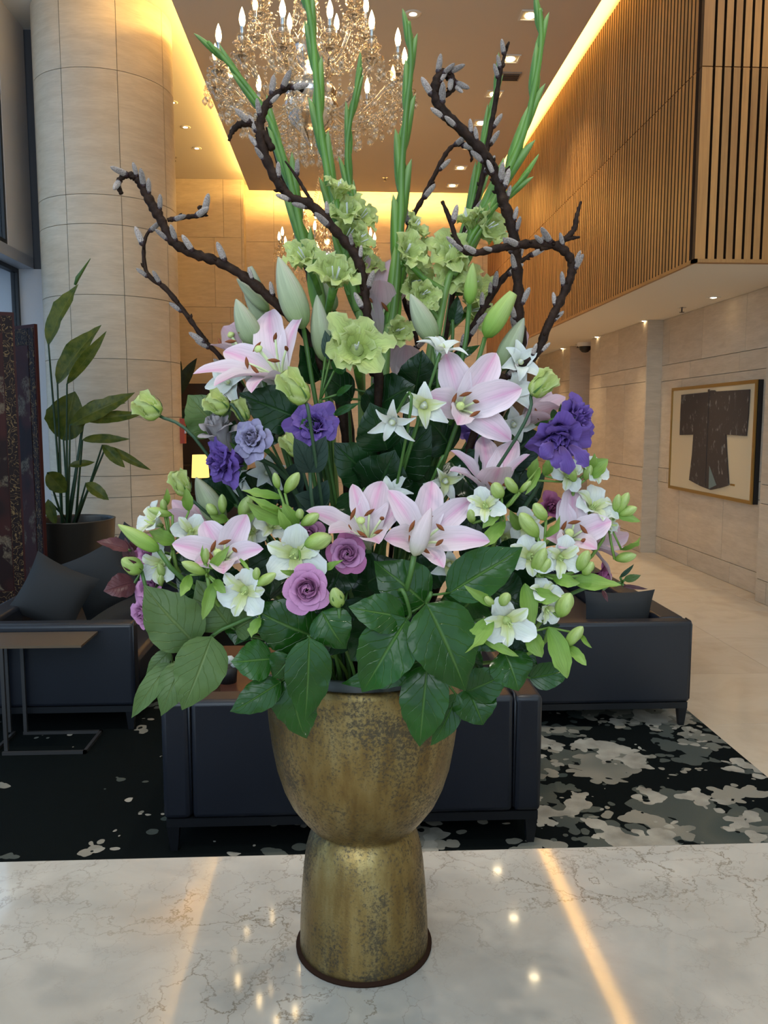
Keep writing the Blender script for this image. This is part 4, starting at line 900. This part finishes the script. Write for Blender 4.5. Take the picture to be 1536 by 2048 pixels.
# ---- rose-form flowers
def rose(name, label, cat, group, c, Y, f, R, n, mat, ruf=.05, opening=1.0, tall=.75, mat2=None, stemr=.0032, sm='stem', sepal='stem', back=None, spin=2.4):
    T_ = flower_thing(name, label, cat, group); f = fdir(f); R = S2(R,Y); isr = name == 'mauve_rose'; n = int(n*.72) if isr else n; C = at(c[0],c[1],Y); B = C-f*R*tall
    a = f.cross(V((.1,.3,.95))).normalized(); b = f.cross(a).normalized()
    for k in range(n):
        s = (k+1)/n; th = k*spin+rs.uniform(-.2,.2); rt_ = R*(.05+.95*s**1.1*opening); H = R*tall*(1.12-.5*s**1.6*opening); rb = R*(.05+.30*s); inn = max(0,1-s/.55)
        wa = (2.6-1.1*s)*rs.uniform(.9,1.1); rows = []; uvs = []; NU, NV = 12, 9; ph = rs.uniform(0,6)
        for j in range(NV+1):
            v = j/NV; r = []; uu = []
            for i in range(NU+1):
                x = -1+2*i/NU; e = v*(1-.20*abs(x)**2.5); an = th+x*wa*.5*(.55+.45*min(1,v*1.6))
                rad = rb+(rt_-rb)*(e**(1.6+.6*s))+R*inn*(.16*math.sin(PI*e)-.05*e); h = H*(1-(1-e)**(1.5))*(1-.10*(1-abs(x))*-1*s)
                if isr:
                    rad = rb*.6+(rt_-rb*.6)*(e**(.55+.9*s*s)) if s > .3 else R*((.10+.55*s)*math.sin(PI*min(1,.15+.78*e))+.02+.12*s); h = R*tall*(1.12-.36*s)*e**(1.3-.45*s)
                if e > .8 and (not isr or s > .55): rad += R*.20*s*(e-.8)/.2; h -= R*.16*s*(e-.8)/.2
                rad += R*.05*x*(1-.3*s)+ruf*R*math.sin(6*x+ph+k)*v*v
                h += ruf*R*1.1*math.sin(5*x+ph*2)*v*v+ruf*R*.5*math.sin(13*x+ph)*v**3
                r.append(B+f*h+(a*math.cos(an)+b*math.sin(an))*rad); uu.append((i/NU,v))
            rows.append(r); uvs.append(uu)
        mb = MB(); mb.grid(rows, uvs); mb.build('petal', M[(mat2 if (mat2 and s > .8) else mat)], T_)
    MB().ell(B-f*R*.05, f, R*.30, R*.4, 10, 6).build('calyx', M[sepal], T_)
    for k in range(5):
        an = 2*PI*k/5; d = a*math.cos(an)+b*math.sin(an); q = B+d*R*.75+f*R*.15; mb = MB(); blade(mb, B-f*R*.1, B+d*R*.3-f*R*.05, B+d*R*.6, q, f, R*.28, P_lan, .2, 0, 1, 2, 5); mb.build('sepal', M[sepal], T_)
    stem_to(B-f*R*.1, T_, stemr, sm, back or list(-f)); return T_
RG = 'mauve roses'
rose('mauve_rose', 'fullest open mauve rose facing the viewer below the white bloom', 'rose', RG, (613,1180), .955, (-.02,.12,1), 47, 36, 'rose', .02, mat2='rose')
rose('mauve_rose', 'mauve rose beside the centre lily, upper right of the fullest rose', 'rose', RG, (695,1108), .985, (.05,.2,1), 40, 34, 'rose', .02, mat2='roserim')
rose('mauve_rose', 'mauve rose mostly hidden behind a white bud above the roses', 'rose', RG, (616,1066), 1.03, (-.1,.3,.9), 32, 20, 'rose', .02)
rose('mauve_rose', 'mauve rose at the far left edge beside the red leaf', 'rose', RG, (287,1100), 1.06, (-.5,.2,.7), 36, 20, 'rose', .06, mat2='roserim')
rose('mauve_rose', 'mauve rose peeking out above the large olive leaf at left', 'rose', RG, (292,1172), 1.04, (-.3,.35,.8), 34, 18, 'rose', .05)
rose('mauve_rose', 'lowest mauve rose at the far left facing outwards', 'rose', RG, (277,1232), 1.02, (-.55,-.1,.75), 38, 22, 'rose', .05, .85)
rose('mauve_rose', 'mauve rosebud at the far right with thin spiky sepals', 'rose', RG, (1222,1152), 1.06, (.8,.15,.5), 34, 16, 'roserim', .02, .7, 1.0)
rose('mauve_rose', 'deep pink rose half hidden behind the far right lily', 'rose', RG, (1108,1012), 1.09, (.1,.3,.9), 30, 16, 'roserim', .04)
rose('mauve_rose', 'deep pink rose at the right below the drooping purple bloom', 'rose', RG, (1146,1024), 1.11, (.2,.2,.9), 26, 16, 'roserim', .04)
LG = 'purple lisianthus'
rose('purple_lisianthus', 'purple ruffled lisianthus crossed by a thin bud stem, upper left', 'lisianthus', LG, (627,845), 1.06, (.0,.4,.92), 52, 22, 'purple', .07, 1.0, .8, sm='stemd')
rose('purple_lisianthus', 'dark purple lisianthus facing left beside the lavender blooms', 'lisianthus', LG, (428,925), 1.02, (-.75,-.1,.65), 52, 20, 'purple', .08, .95, 1.15, sm='stemd')
rose('purple_lisianthus', 'highest purple lisianthus at the right edge of the bouquet', 'lisianthus', LG, (1168,832), 1.05, (.55,.25,.7), 54, 18, 'purple', .08, .95, 1.0, sm='stemd')
dl = rose('purple_lisianthus', 'drooping purple lisianthus with long hanging petals at right', 'lisianthus', LG, (1118,890), 1.02, (-.1,-.55,.8), 60, 18, 'purple', .09, .95, 1.2, sm='stemd', back=(.1,.2,-.8))
for (bx,by,tx,ty,wd,k) in ((1122,892,1138,950,34,0),(1105,885,1080,912,36,1),(1140,890,1178,932,32,2),(1112,900,1112,938,30,3)):
    mb = MB(); b_, t_ = at(bx,by,.985), at(tx,ty,.975); blade(mb, b_, b_.lerp(t_,.3)+V((0,-.012,.002)), b_.lerp(t_,.7)+V((0,-.012,0)), t_, (0,-1,.2), S2(wd,1.0), P_rnd, -.35, .3, 1.6, 8, 9, k*1.3); mb.build('hanging_petal', M['purple'], dl)
rose('purple_lisianthus', 'purple lisianthus in shade under the large right lily', 'lisianthus', LG, (958,872), 1.14, (0,.1,1), 38, 14, 'purple', .08, sm='stemd')
rose('lavender_lisianthus', 'pale lavender lisianthus opening towards the viewer at left', 'lisianthus', None, (497,872), 1.02, (-.35,.35,.85), 46, 20, 'lavender', .07, .9, 1.15, sm='stemd')
rose('lavender_lisianthus', 'dusty grey half-closed lisianthus above the dark purple one', 'lisianthus', None, (428,838), 1.05, (-.2,.9,.35), 50, 13, 'greybud', .03, .74, 1.75, sm='stemd')
GG = 'green lisianthus buds'
def lis_bud(label, b, t, w, Y, back=None, mid=None):
    T_ = flower_thing('lisianthus_bud', label, 'flower bud', GG); B, Tp = at(*b,Y), at(*t,Y-.01); ax = (Tp-B).normalized(); L = (Tp-B).length
    bud_mb(B, Tp, S2(w,Y), 4, .9, .36, .55, .28).build('closed_petals', M['greenbud'], T_)
    a = ax.cross(V((.2,-.9,.3))).normalized(); c = ax.cross(a); W = S2(w,Y)
    for k in range(4):
        th = 2*PI*k/4+.4; d = a*math.cos(th)+c*math.sin(th); mb = MB()
        blade(mb, B+ax*L*.35+d*W*.42, B+ax*L*.6+d*W*.5, B+ax*L*.85+d*W*.30, B+ax*L*1.03+d*W*.42, -d, W*.7, P_rnd, -.3, .25, 2, 6, 7, k); mb.build('petal', M['greenbud'], T_)
    for k in range(4):
        th = 2*PI*k/4; d = a*math.cos(th)+c*math.sin(th); mb = MB(); blade(mb, B, B+d*W*.45, B+ax*L*.3+d*W*.62, B+ax*L*.55+d*W*.6, d, .003, P_lan, 0, 0, 1, 2, 4); mb.build('sepal', M['stem'], T_)
    m = mouth(B); pts = [B] + ([at(*mid,Y)] if mid else []) + [m+V((0,0,.12)), m]; MB().tube(cat_path(pts,6), .0022, 6).build('stem', M['stemd'], T_)
lis_bud('green lisianthus bud farthest left on a long bare stem', (320,832), (272,796), 44, 1.06, mid=(412,905))
lis_bud('plump green lisianthus bud above the dusty grey bloom', (455,822), (414,792), 40, 1.06, mid=(490,850))
lis_bud('small green lisianthus bud beside the lavender bloom', (493,842), (472,800), 28, 1.07)
lis_bud('long twisted green lisianthus bud in front of the highest left lily', (612,806), (566,744), 46, 1.0, mid=(624,870))
lis_bud('small ruffled green lisianthus bud below the upper purple bloom', (598,912), (566,872), 28, 1.05)
lis_bud('green lisianthus bud at the right in front of the salmon lily', (1062,790), (1108,746), 40, 1.03, mid=(1030,880))
lis_bud('pale green lisianthus bud at left above the far left lily bud', (373,990), (350,944), 34, 1.05)
def lis_leaf(label, node, leaves, Y):
    T_ = flower_thing('lisianthus_foliage', label, 'foliage'); n = at(*node,Y)
    for (x,y,w) in leaves: leaf_mb(n, at(x,y,Y-.02), (.1,-1,.35), S2(w,Y), .14, P_ov, .25, nv=9).build('leaf', M['greyleaf'], T_)
    stem_to(n, T_, .0026, 'stemd')
lis_leaf('curled grey green leaf pair below the upper purple bloom', (620,945), [(588,876,46),(652,872,48)], 1.03)
lis_leaf('crumpled grey green leaves in the shaded centre left', (632,1010), [(590,990,40),(655,960,40),(600,1020,30)], 1.07)
# ---- white star-shaped blooms
def star(label, c, Y, f, r, roll=0.0, mats=('white',), wid=(.5,.42), lens=None, ped=None):
    T_ = flower_thing('white_star_flower', label, 'white flower', 'white star-shaped flowers'); f = fdir(f); C = at(*c,Y); R = S2(r,Y)
    th, T = bloom(T_, C, f, R, 6, lambda t: P_ov(t)*.9+.1, list(mats), list(wid), R*.5, -.05, .12, 1.2, roll, lens or [1,.82,1.05,.9,.95,.8], 'white', .35, jit=.3)
    MB().ell(C-f*R*.1, f, R*.13, R*.3, 8, 5).build('corona', M['whitey'], T_)
    m = mouth(T); q = at(*ped,Y) if ped else T-f*.03; MB().tube(cat_path([T, T-f*.015, q, m+V((0,0,.16)), m],6), .0021, 6).build('stem', M['stem'], T_)
star('white starry bloom seen from the side above the large right lily', (885,688), 1.06, (.15,.75,.35), 56, .4, ped=(868,745))
star('white starry bloom hanging down left of the large right lily', (783,848), 1.02, (-.25,-.45,.8), 56, .2, wid=(.42,.36), ped=(822,815))
star('white bloom with yellow heart touching the large right lily', (848,812), 1.04, (-.1,-.1,1), 52, .5, ('white','whitey'), (.7,.5))
star('white bloom between the two centre lilies', (778,985), 1.07, (-.2,.5,.8), 52, .1, wid=(.55,.45))
star('white bloom on a curved stalk left of the upward lily', (893,965), 1.06, (.15,-.25,.9), 46, .3, ('white','whitey'), ped=(880,925))
star('white bloom at the back right under the heart-shaped willow loop', (1044,722), 1.09, (.25,.3,.9), 50, .7, wid=(.7,.6))
star('white bloom tucked right of the large lily petals', (1034,778), 1.09, (.25,.1,.9), 52, .1, wid=(.75,.6))
star('white bloom lowest of the group behind the large right lily', (1030,850), 1.10, (.2,-.1,1), 44, .9, wid=(.7,.6))
star('white bloom behind the lower left petals of the highest left lily', (452,762), 1.15, (-.4,.1,.9), 50, .2, wid=(.75,.6))
star('white bloom peeking out under the highest left lily', (515,775), 1.16, (.1,-.1,.9), 42, .5, wid=(.8,.6))
star('white bloom in the shade right of the dark purple lisianthus', (535,945), 1.1, (.1,.1,.9), 42, .3, wid=(.7,.6))
star('small white bloom at the lower centre under the two lilies', (900,1132), 1.0, (.1,-.2,.9), 40, .6, ('white','whitey'), (.8,.5))
star('pale white bloom in shade left of centre', (470,960), 1.12, (-.1,.2,.9), 40, .8, wid=(.7,.6))
# ---- alstroemeria
def alstro(label, node, Y, flowers=(), buds=(), leaves=(), extra=None):
    T_ = flower_thing('alstroemeria', label, 'alstroemeria', 'white alstroemeria sprays'); N = at(*node,Y)
    for (x,y,r,f) in flowers:
        C = at(x,y,Y-.012); ff = fdir(f); R = S2(r*1.12,Y)
        th, T = bloom(T_, C, ff, R, 6, lambda t: max(P_rnd(t)*.95, .1), ['white','whitey'], [.95,.55], R*.7, rs.uniform(-.1,.2), .26, 1.7, rs.uniform(0,1), [1,.92,1.1,.85], 'alsbud', .25, 8, 10, .25)
        for k in range(4): MB().tube([T, C+ff*.004+V((rs.uniform(-.005,.005),0,rs.uniform(-.006,.003)))], .0008, 4).build('stamen', M['stigma'], th)
        MB().tube([T, T.lerp(N,.5)-ff*.004, N], .0018, 5).build('pedicel', M['stemy'], th)
    for (bx,by,tx,ty,w) in buds:
        b, t = add_bud(T_, bx,by,tx,ty,w, Y-.01, 'alsbud', -.012, twist=.35, peak=.5)
        MB().tube([b, b.lerp(N,.5)+V((0,0,-.003)), N], .0018, 5).build('pedicel', M['stemy'], T_)
    for i, (bx,by,tx,ty,w) in enumerate(leaves):
        b, t = at(bx,by,Y-.008), at(tx,ty,Y-.02-.01*(i%2)); leaf_mb(b, t, (rs.uniform(-.4,.4),-1,rs.uniform(.0,.5)), S2(w,Y)*.95, .12, P_lan, .22, .1, 12, 6, .22, 1.3, i, .06, rs.uniform(-1.1,1.1)).build('leaf', M['alsleaf'], T_)
        if (b-N).length > .01: MB().tube([b, N], .0015, 5).build('leaf_stalk', M['stemy'], T_)
    stem_to(N, T_, .0026, 'stemy')
alstro('white alstroemeria spray at the far left round a yellow-spotted bloom', (345,1100), 1.05, [(382,1062,34,(.1,.3,.9)),(314,1128,38,(-.4,.1,.9)),(300,1038,36,(-.6,.5,.5))], [(345,1030,296,1018,18),(328,1022,326,998,14),(327,1155,318,1128,16),(322,1172,322,1150,13)], [(350,1085,298,1062,34),(332,1012,334,976,14),(378,1022,372,975,24)])
alstro('alstroemeria leaves and buds in front of the lowest left lily', (414,1148), .985, [], [(412,1147,363,1124,22),(412,1128,412,1096,14)], [(419,1138,459,1091,22),(380,1150,361,1193,24),(428,1165,405,1240,28),(430,1160,452,1186,22),(408,1128,406,1088,9)])
alstro('white alstroemeria hanging left of the fullest mauve rose', (512,1165), .97, [(485,1185,48,(-.15,.0,1))], [(511,1171,552,1147,22),(512,1161,514,1135,16)], [(519,1236,503,1276,30),(480,1118,500,1140,8)])
alstro('largest white alstroemeria bloom above the fullest mauve rose', (600,1095), .99, [(588,1110,58,(.0,.1,1))], [(609,1090,664,1074,36)], [(648,1138,687,1120,18),(600,1150,560,1140,14)])
alstro('pale alstroemeria leaves and buds left of the centre lily', (588,1058), 1.01, [], [(570,986,598,945,24),(557,978,549,945,16),(602,1050,638,1028,24),(599,1038,600,1018,18)], [(563,996,484,981,24),(578,1034,493,989,20),(580,1043,493,1003,44),(586,1068,557,1018,24),(597,1052,565,1003,28)])
alstro('alstroemeria spray with half-open white bells at the left centre', (465,1045), 1.06, [(500,1062,32,(-.2,.3,.9)),(545,1048,34,(.2,.4,.8))], [(446,1028,444,988,18),(434,1032,414,1008,20),(482,1036,500,992,28)], [(455,1040,420,1030,22),(480,1050,515,1020,22)])
alstro('white alstroemeria spray above the right centre lily', (1005,1020), 1.02, [(970,1008,36,(-.2,.4,.8))], [(1003,996,987,966,28),(1034,986,1011,955,22),(945,1046,940,1019,18),(1040,985,1062,962,14)], [(998,1017,965,1057,28),(1010,1044,958,1097,32),(1080,935,1050,990,16)])
alstro('dense white alstroemeria cluster left of the far right lily', (1085,1150), .995, [(1060,1112,42,(-.2,.2,.9)),(1126,1116,40,(.1,.1,1))], [(1092,1040,1068,1007,26),(1076,1074,1040,1026,32),(1066,1146,1091,1096,28),(1076,1148,1100,1118,24),(1156,1142,1177,1101,26),(1166,1150,1186,1124,22)], [(1146,1163,1243,1170,42),(1106,1158,1160,1166,28),(1090,1075,1120,1030,24)])
alstro('alstroemeria with a hanging leaf and white bell below the right cluster', (1095,1205), .99, [(1090,1180,32,(.1,.6,.6)),(1098,1222,28,(.3,-.3,.8))], [(1117,1234,1141,1186,36)], [(1049,1168,1061,1260,44),(1060,1185,1120,1195,34)])
alstro('lowest white alstroemeria bloom at the right front', (1000,1215), .965, [(1016,1246,50,(-.05,.0,1))], [(1001,1210,1018,1187,24),(987,1210,970,1194,17)], [(992,1214,928,1170,24),(984,1236,928,1307,44),(960,1278,1038,1313,20)])
alstro('drooping alstroemeria leaves and a bud at the lower right', (1098,1255), .985, [], [(1131,1292,1166,1253,26)], [(1097,1254,1134,1357,46),(1133,1291,1173,1331,26),(1060,1264,1084,1315,40),(1160,1268,1184,1296,12)])
alstro('white alstroemeria and bud cluster at the upper far right', (1215,1040), 1.06, [(1192,1006,42,(.2,.6,.6)),(1222,1044,26,(.7,.1,.6))], [(1234,1027,1257,985,22),(1236,1030,1274,1015,22),(1230,1024,1238,988,18),(1229,1119,1273,1110,22)], [(1224,1027,1281,1043,20),(1243,1100,1282,1071,26)])
alstro('green-tipped alstroemeria bracts below the drooping purple bloom', (1150,965), 1.06, [(1138,948,32,(-.1,.3,.9)),(1192,940,28,(.4,.3,.8))], [(1150,965,1135,925,20),(1170,960,1182,930,18)], [(1168,952,1216,918,42),(1172,945,1189,906,24),(1090,952,1099,914,24),(1060,960,1075,915,24)])
alstro('white alstroemeria bloom deep in the centre right', (1040,1060), 1.09, [(1050,1050,36,(.0,.3,.9)),(1010,1075,30,(0,.2,1))], [], [(1040,1060,1020,1020,26),(1050,1070,1090,1090,30)])
# ---- salal and rose foliage
def sprig(label, nodes, leaves, mat='salal', name='salal_branch', Yn=1.05, group='salal branches'):
    T_ = flower_thing(name, label, 'leaf branch', group); npts = [at(x,y,Yn) for x,y in nodes]
    for i, L in enumerate(leaves):
        bx,by,tx,ty,w,Yb,Yt = L[:7]; mm = L[7] if len(L) > 7 else mat; nr = L[8] if len(L) > 8 else (rs.uniform(-.25,.25),-1,rs.uniform(.1,.6))
        b, t = at(bx,by,Yb), at(tx,ty,Yt); o = leaf_mb(b, t, nr, S2(w,(Yb+Yt)/2)*1.16, rs.uniform(.08,.18), P_ov, rs.uniform(.10,.26), rs.choice((-.25,-.15,.1)), 16, 8, .10, 2, i, .05).build('leaf', M[mm], T_)
        q = min(npts, key=lambda p: (p-b).length); MB().tube([b+(t-b)*.03, b.lerp(q,.5), q], .0016, 5).build('petiole', M['stem'], T_)
    m = mouth(npts[-1]); MB().tube(cat_path(npts+[npts[-1].lerp(m,.5)+V((0,0,.02)), m],5), .0026, 6).build('stem', M['stem'], T_)
sprig('olive green salal branch drooping at the lower left', [(345,1326),(372,1322),(425,1272),(460,1252),(540,1230)], [(392,1290,288,1170,100,.98,.99,'salall',(.1,-1,.3)),(459,1252,393,1160,92,1.0,1.01,'salall'),(424,1273,364,1420,92,.97,.95,'salall',(.2,-1,.2)),(370,1324,322,1432,58,.965,.95,'salall'),(343,1326,263,1436,40,.97,.96,'salall'),(341,1302,292,1349,30,.99,.985,'salall'),(470,1260,520,1230,54,1.0,.99,'salall')], Yn=.995)
sprig('glossy salal branch hanging over the left of the vase rim', [(560,1362),(585,1318),(620,1276),(640,1240)], [(619,1276,609,1444,84,.945,.955,'salal',(.15,-1,.25)),(582,1352,613,1477,84,.975,.985),(546,1318,462,1323,74,.965,.95),(582,1312,545,1356,62,.96,.965),(562,1364,460,1423,58,.965,.95),(632,1275,497,1208,100,.985,.975,'salal'),(644,1222,693,1298,80,.965,.96),(600,1255,560,1300,60,1.0,.99)], Yn=.975)
sprig('salal branch with broad leaves over the centre of the vase rim', [(812,1240),(820,1225),(800,1180)], [(814,1238,724,1384,104,.95,.95,'salal',(-.15,-1,.3)),(810,1236,697,1213,72,.955,.945),(855,1318,683,1367,58,1.0,.985),(852,1209,748,1122,100,.975,.985,'salal')], Yn=.965)
sprig('salal sprig carrying the single broadest leaf, right of centre', [(853,1207),(860,1190)], [(853,1207,931,1382,130,.945,.94,'salal',(.15,-1,.4)),(896,1188,1045,1094,88,.975,.97)], Yn=.96)
sprig('salal sprig with two narrow leaves hanging lowest on the vase', [(860,1325),(858,1290),(850,1240)], [(856,1328,839,1493,88,.985,.985,'salal',(-.15,-1,.15)),(914,1387,861,1491,48,.99,.985,'salal',(.2,-1,.1))], Yn=1.0)
sprig('salal branch spreading over the right of the vase rim', [(940,1378),(985,1330),(1005,1290),(960,1240)], [(935,1376,966,1450,82,1.0,.985,'salal',(.1,-1,.2)),(932,1384,1020,1340,66,.995,.985),(1008,1304,1037,1382,84,1.0,.985),(1058,1357,1142,1335,50,1.02,1.02),(1000,1285,1075,1330,60,1.03,1.02),(925,1330,960,1300,60,1.03,1.0)], Yn=1.01)
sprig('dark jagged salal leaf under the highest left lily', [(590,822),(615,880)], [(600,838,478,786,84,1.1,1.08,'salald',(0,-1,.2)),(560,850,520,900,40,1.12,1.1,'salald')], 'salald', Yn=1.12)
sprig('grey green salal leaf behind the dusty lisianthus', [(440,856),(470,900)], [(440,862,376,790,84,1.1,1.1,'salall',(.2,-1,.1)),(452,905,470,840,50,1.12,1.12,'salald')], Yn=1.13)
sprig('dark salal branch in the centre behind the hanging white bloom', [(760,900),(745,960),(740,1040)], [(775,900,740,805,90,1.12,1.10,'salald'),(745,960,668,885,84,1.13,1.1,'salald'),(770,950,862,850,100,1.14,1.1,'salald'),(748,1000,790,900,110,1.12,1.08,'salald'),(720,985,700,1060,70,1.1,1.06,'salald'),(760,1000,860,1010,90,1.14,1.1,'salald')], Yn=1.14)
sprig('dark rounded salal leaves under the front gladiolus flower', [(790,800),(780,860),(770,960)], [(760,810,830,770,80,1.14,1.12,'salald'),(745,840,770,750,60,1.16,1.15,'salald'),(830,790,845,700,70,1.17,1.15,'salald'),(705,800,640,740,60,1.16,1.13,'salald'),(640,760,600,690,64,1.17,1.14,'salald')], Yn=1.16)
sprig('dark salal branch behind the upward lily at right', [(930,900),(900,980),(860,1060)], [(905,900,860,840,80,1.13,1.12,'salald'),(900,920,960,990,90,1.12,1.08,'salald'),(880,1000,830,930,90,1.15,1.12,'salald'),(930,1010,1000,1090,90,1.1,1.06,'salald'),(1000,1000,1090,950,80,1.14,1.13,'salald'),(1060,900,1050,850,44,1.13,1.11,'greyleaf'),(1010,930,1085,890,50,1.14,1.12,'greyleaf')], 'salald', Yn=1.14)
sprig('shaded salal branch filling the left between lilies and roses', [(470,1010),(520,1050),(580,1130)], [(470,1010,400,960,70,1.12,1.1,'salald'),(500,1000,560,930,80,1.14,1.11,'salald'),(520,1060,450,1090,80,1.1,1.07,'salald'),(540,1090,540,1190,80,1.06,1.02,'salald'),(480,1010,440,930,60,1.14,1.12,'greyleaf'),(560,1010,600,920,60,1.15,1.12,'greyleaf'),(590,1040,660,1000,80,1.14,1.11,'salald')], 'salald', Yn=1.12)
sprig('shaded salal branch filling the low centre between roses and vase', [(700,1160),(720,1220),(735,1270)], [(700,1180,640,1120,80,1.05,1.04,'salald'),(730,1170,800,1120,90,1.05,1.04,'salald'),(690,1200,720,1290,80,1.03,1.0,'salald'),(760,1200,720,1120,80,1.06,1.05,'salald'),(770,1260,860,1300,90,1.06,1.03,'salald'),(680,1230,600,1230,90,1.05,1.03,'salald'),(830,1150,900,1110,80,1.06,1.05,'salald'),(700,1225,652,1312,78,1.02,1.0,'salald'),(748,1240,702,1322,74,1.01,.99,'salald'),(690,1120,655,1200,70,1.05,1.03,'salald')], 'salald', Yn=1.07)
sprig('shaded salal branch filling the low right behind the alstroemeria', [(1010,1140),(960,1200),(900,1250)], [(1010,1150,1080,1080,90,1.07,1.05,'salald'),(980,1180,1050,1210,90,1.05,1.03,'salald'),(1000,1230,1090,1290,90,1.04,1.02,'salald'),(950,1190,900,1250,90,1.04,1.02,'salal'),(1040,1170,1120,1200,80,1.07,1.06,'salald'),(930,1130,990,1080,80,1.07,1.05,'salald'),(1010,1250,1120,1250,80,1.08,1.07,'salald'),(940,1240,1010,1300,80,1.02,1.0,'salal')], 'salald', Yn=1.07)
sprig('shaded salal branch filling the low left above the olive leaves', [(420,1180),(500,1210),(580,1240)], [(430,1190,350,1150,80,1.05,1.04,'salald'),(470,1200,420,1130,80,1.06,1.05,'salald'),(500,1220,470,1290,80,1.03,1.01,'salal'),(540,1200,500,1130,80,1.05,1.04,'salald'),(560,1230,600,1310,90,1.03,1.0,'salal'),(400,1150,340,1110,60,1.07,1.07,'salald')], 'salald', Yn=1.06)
sprig('narrow lily leaves curving round the upper purple lisianthus', [(640,800),(650,870)], [(672,790,705,770,16,1.1,1.08,'salal'),(668,742,690,718,30,1.1,1.09,'salal'),(640,830,598,858,30,1.08,1.06,'salal'),(668,830,720,805,14,1.08,1.07,'salal'),(660,720,650,660,24,1.12,1.12,'greyleaf'),(652,700,680,660,20,1.12,1.12,'salal')], 'salal', 'lily_foliage', 1.11, None)
sprig('slim green lily leaves at the right of the upper centre', [(905,640),(900,720)], [(905,650,915,590,26,1.18,1.18,'salald'),(900,700,850,660,20,1.15,1.14,'salal'),(905,720,960,690,20,1.15,1.14,'salal')], 'salal', 'lily_foliage', 1.17, None)
sprig('reddish rose leaves and bud at the far left edge', [(262,1102),(285,1140),(330,1160)], [(258,1100,193,1083,30,1.06,1.05,'roseleaf',(0,-.6,.8)),(270,1166,207,1182,46,1.05,1.03,'roseleaf',(-.1,-1,.4)),(265,1130,250,1075,22,1.07,1.07,'roseleaf'),(262,1110,280,1065,20,1.08,1.08,'roseleaf')], 'roseleaf', 'rose_foliage', 1.07, None)
sprig('tiny red rose leaves and spiky sepals at the far right edge', [(1245,1165),(1220,1170),(1160,1180)], [(1245,1172,1296,1178,8,1.05,1.04,'roseleaf'),(1248,1160,1282,1150,14,1.05,1.04,'salall'),(1240,1155,1268,1128,8,1.05,1.05,'salald'),(1205,1180,1216,1204,8,1.04,1.03,'roseleaf')], 'roseleaf', 'rose_foliage', 1.06, None)
for lab, b, t, wd, mt, Yq in (('closed green rosebud with red sepals at the far left', (283,1142), (243,1118), 36, 'lilybudg', 1.03), ('small green rosebud tucked beside the fullest mauve rose', (678,1212), (668,1176), 32, 'alsbud', .955)):
    T_ = flower_thing('rosebud', lab, 'flower bud', 'green rosebuds'); q, _ = add_bud(T_, *b, *t, wd, Yq, mt, lobes=5, peak=.4); stem_to(q, T_, .0024, 'stem')
    d = (_-q).normalized(); a = d.cross(V((.2,-.9,.3))).normalized(); c = d.cross(a)
    for k in range(5):
        u = a*math.cos(k*1.257)+c*math.sin(k*1.257); W = S2(wd,Yq); mb = MB(); blade(mb, q, q+u*W*.5, q+u*W*.55+d*W*.7, q+u*W*.4+d*W*1.2, u, W*.28, P_lan, -.2, 0, 1, 2, 6); mb.build('sepal', M['roseleaf' if mt == 'lilybudg' else 'stem'], T_)
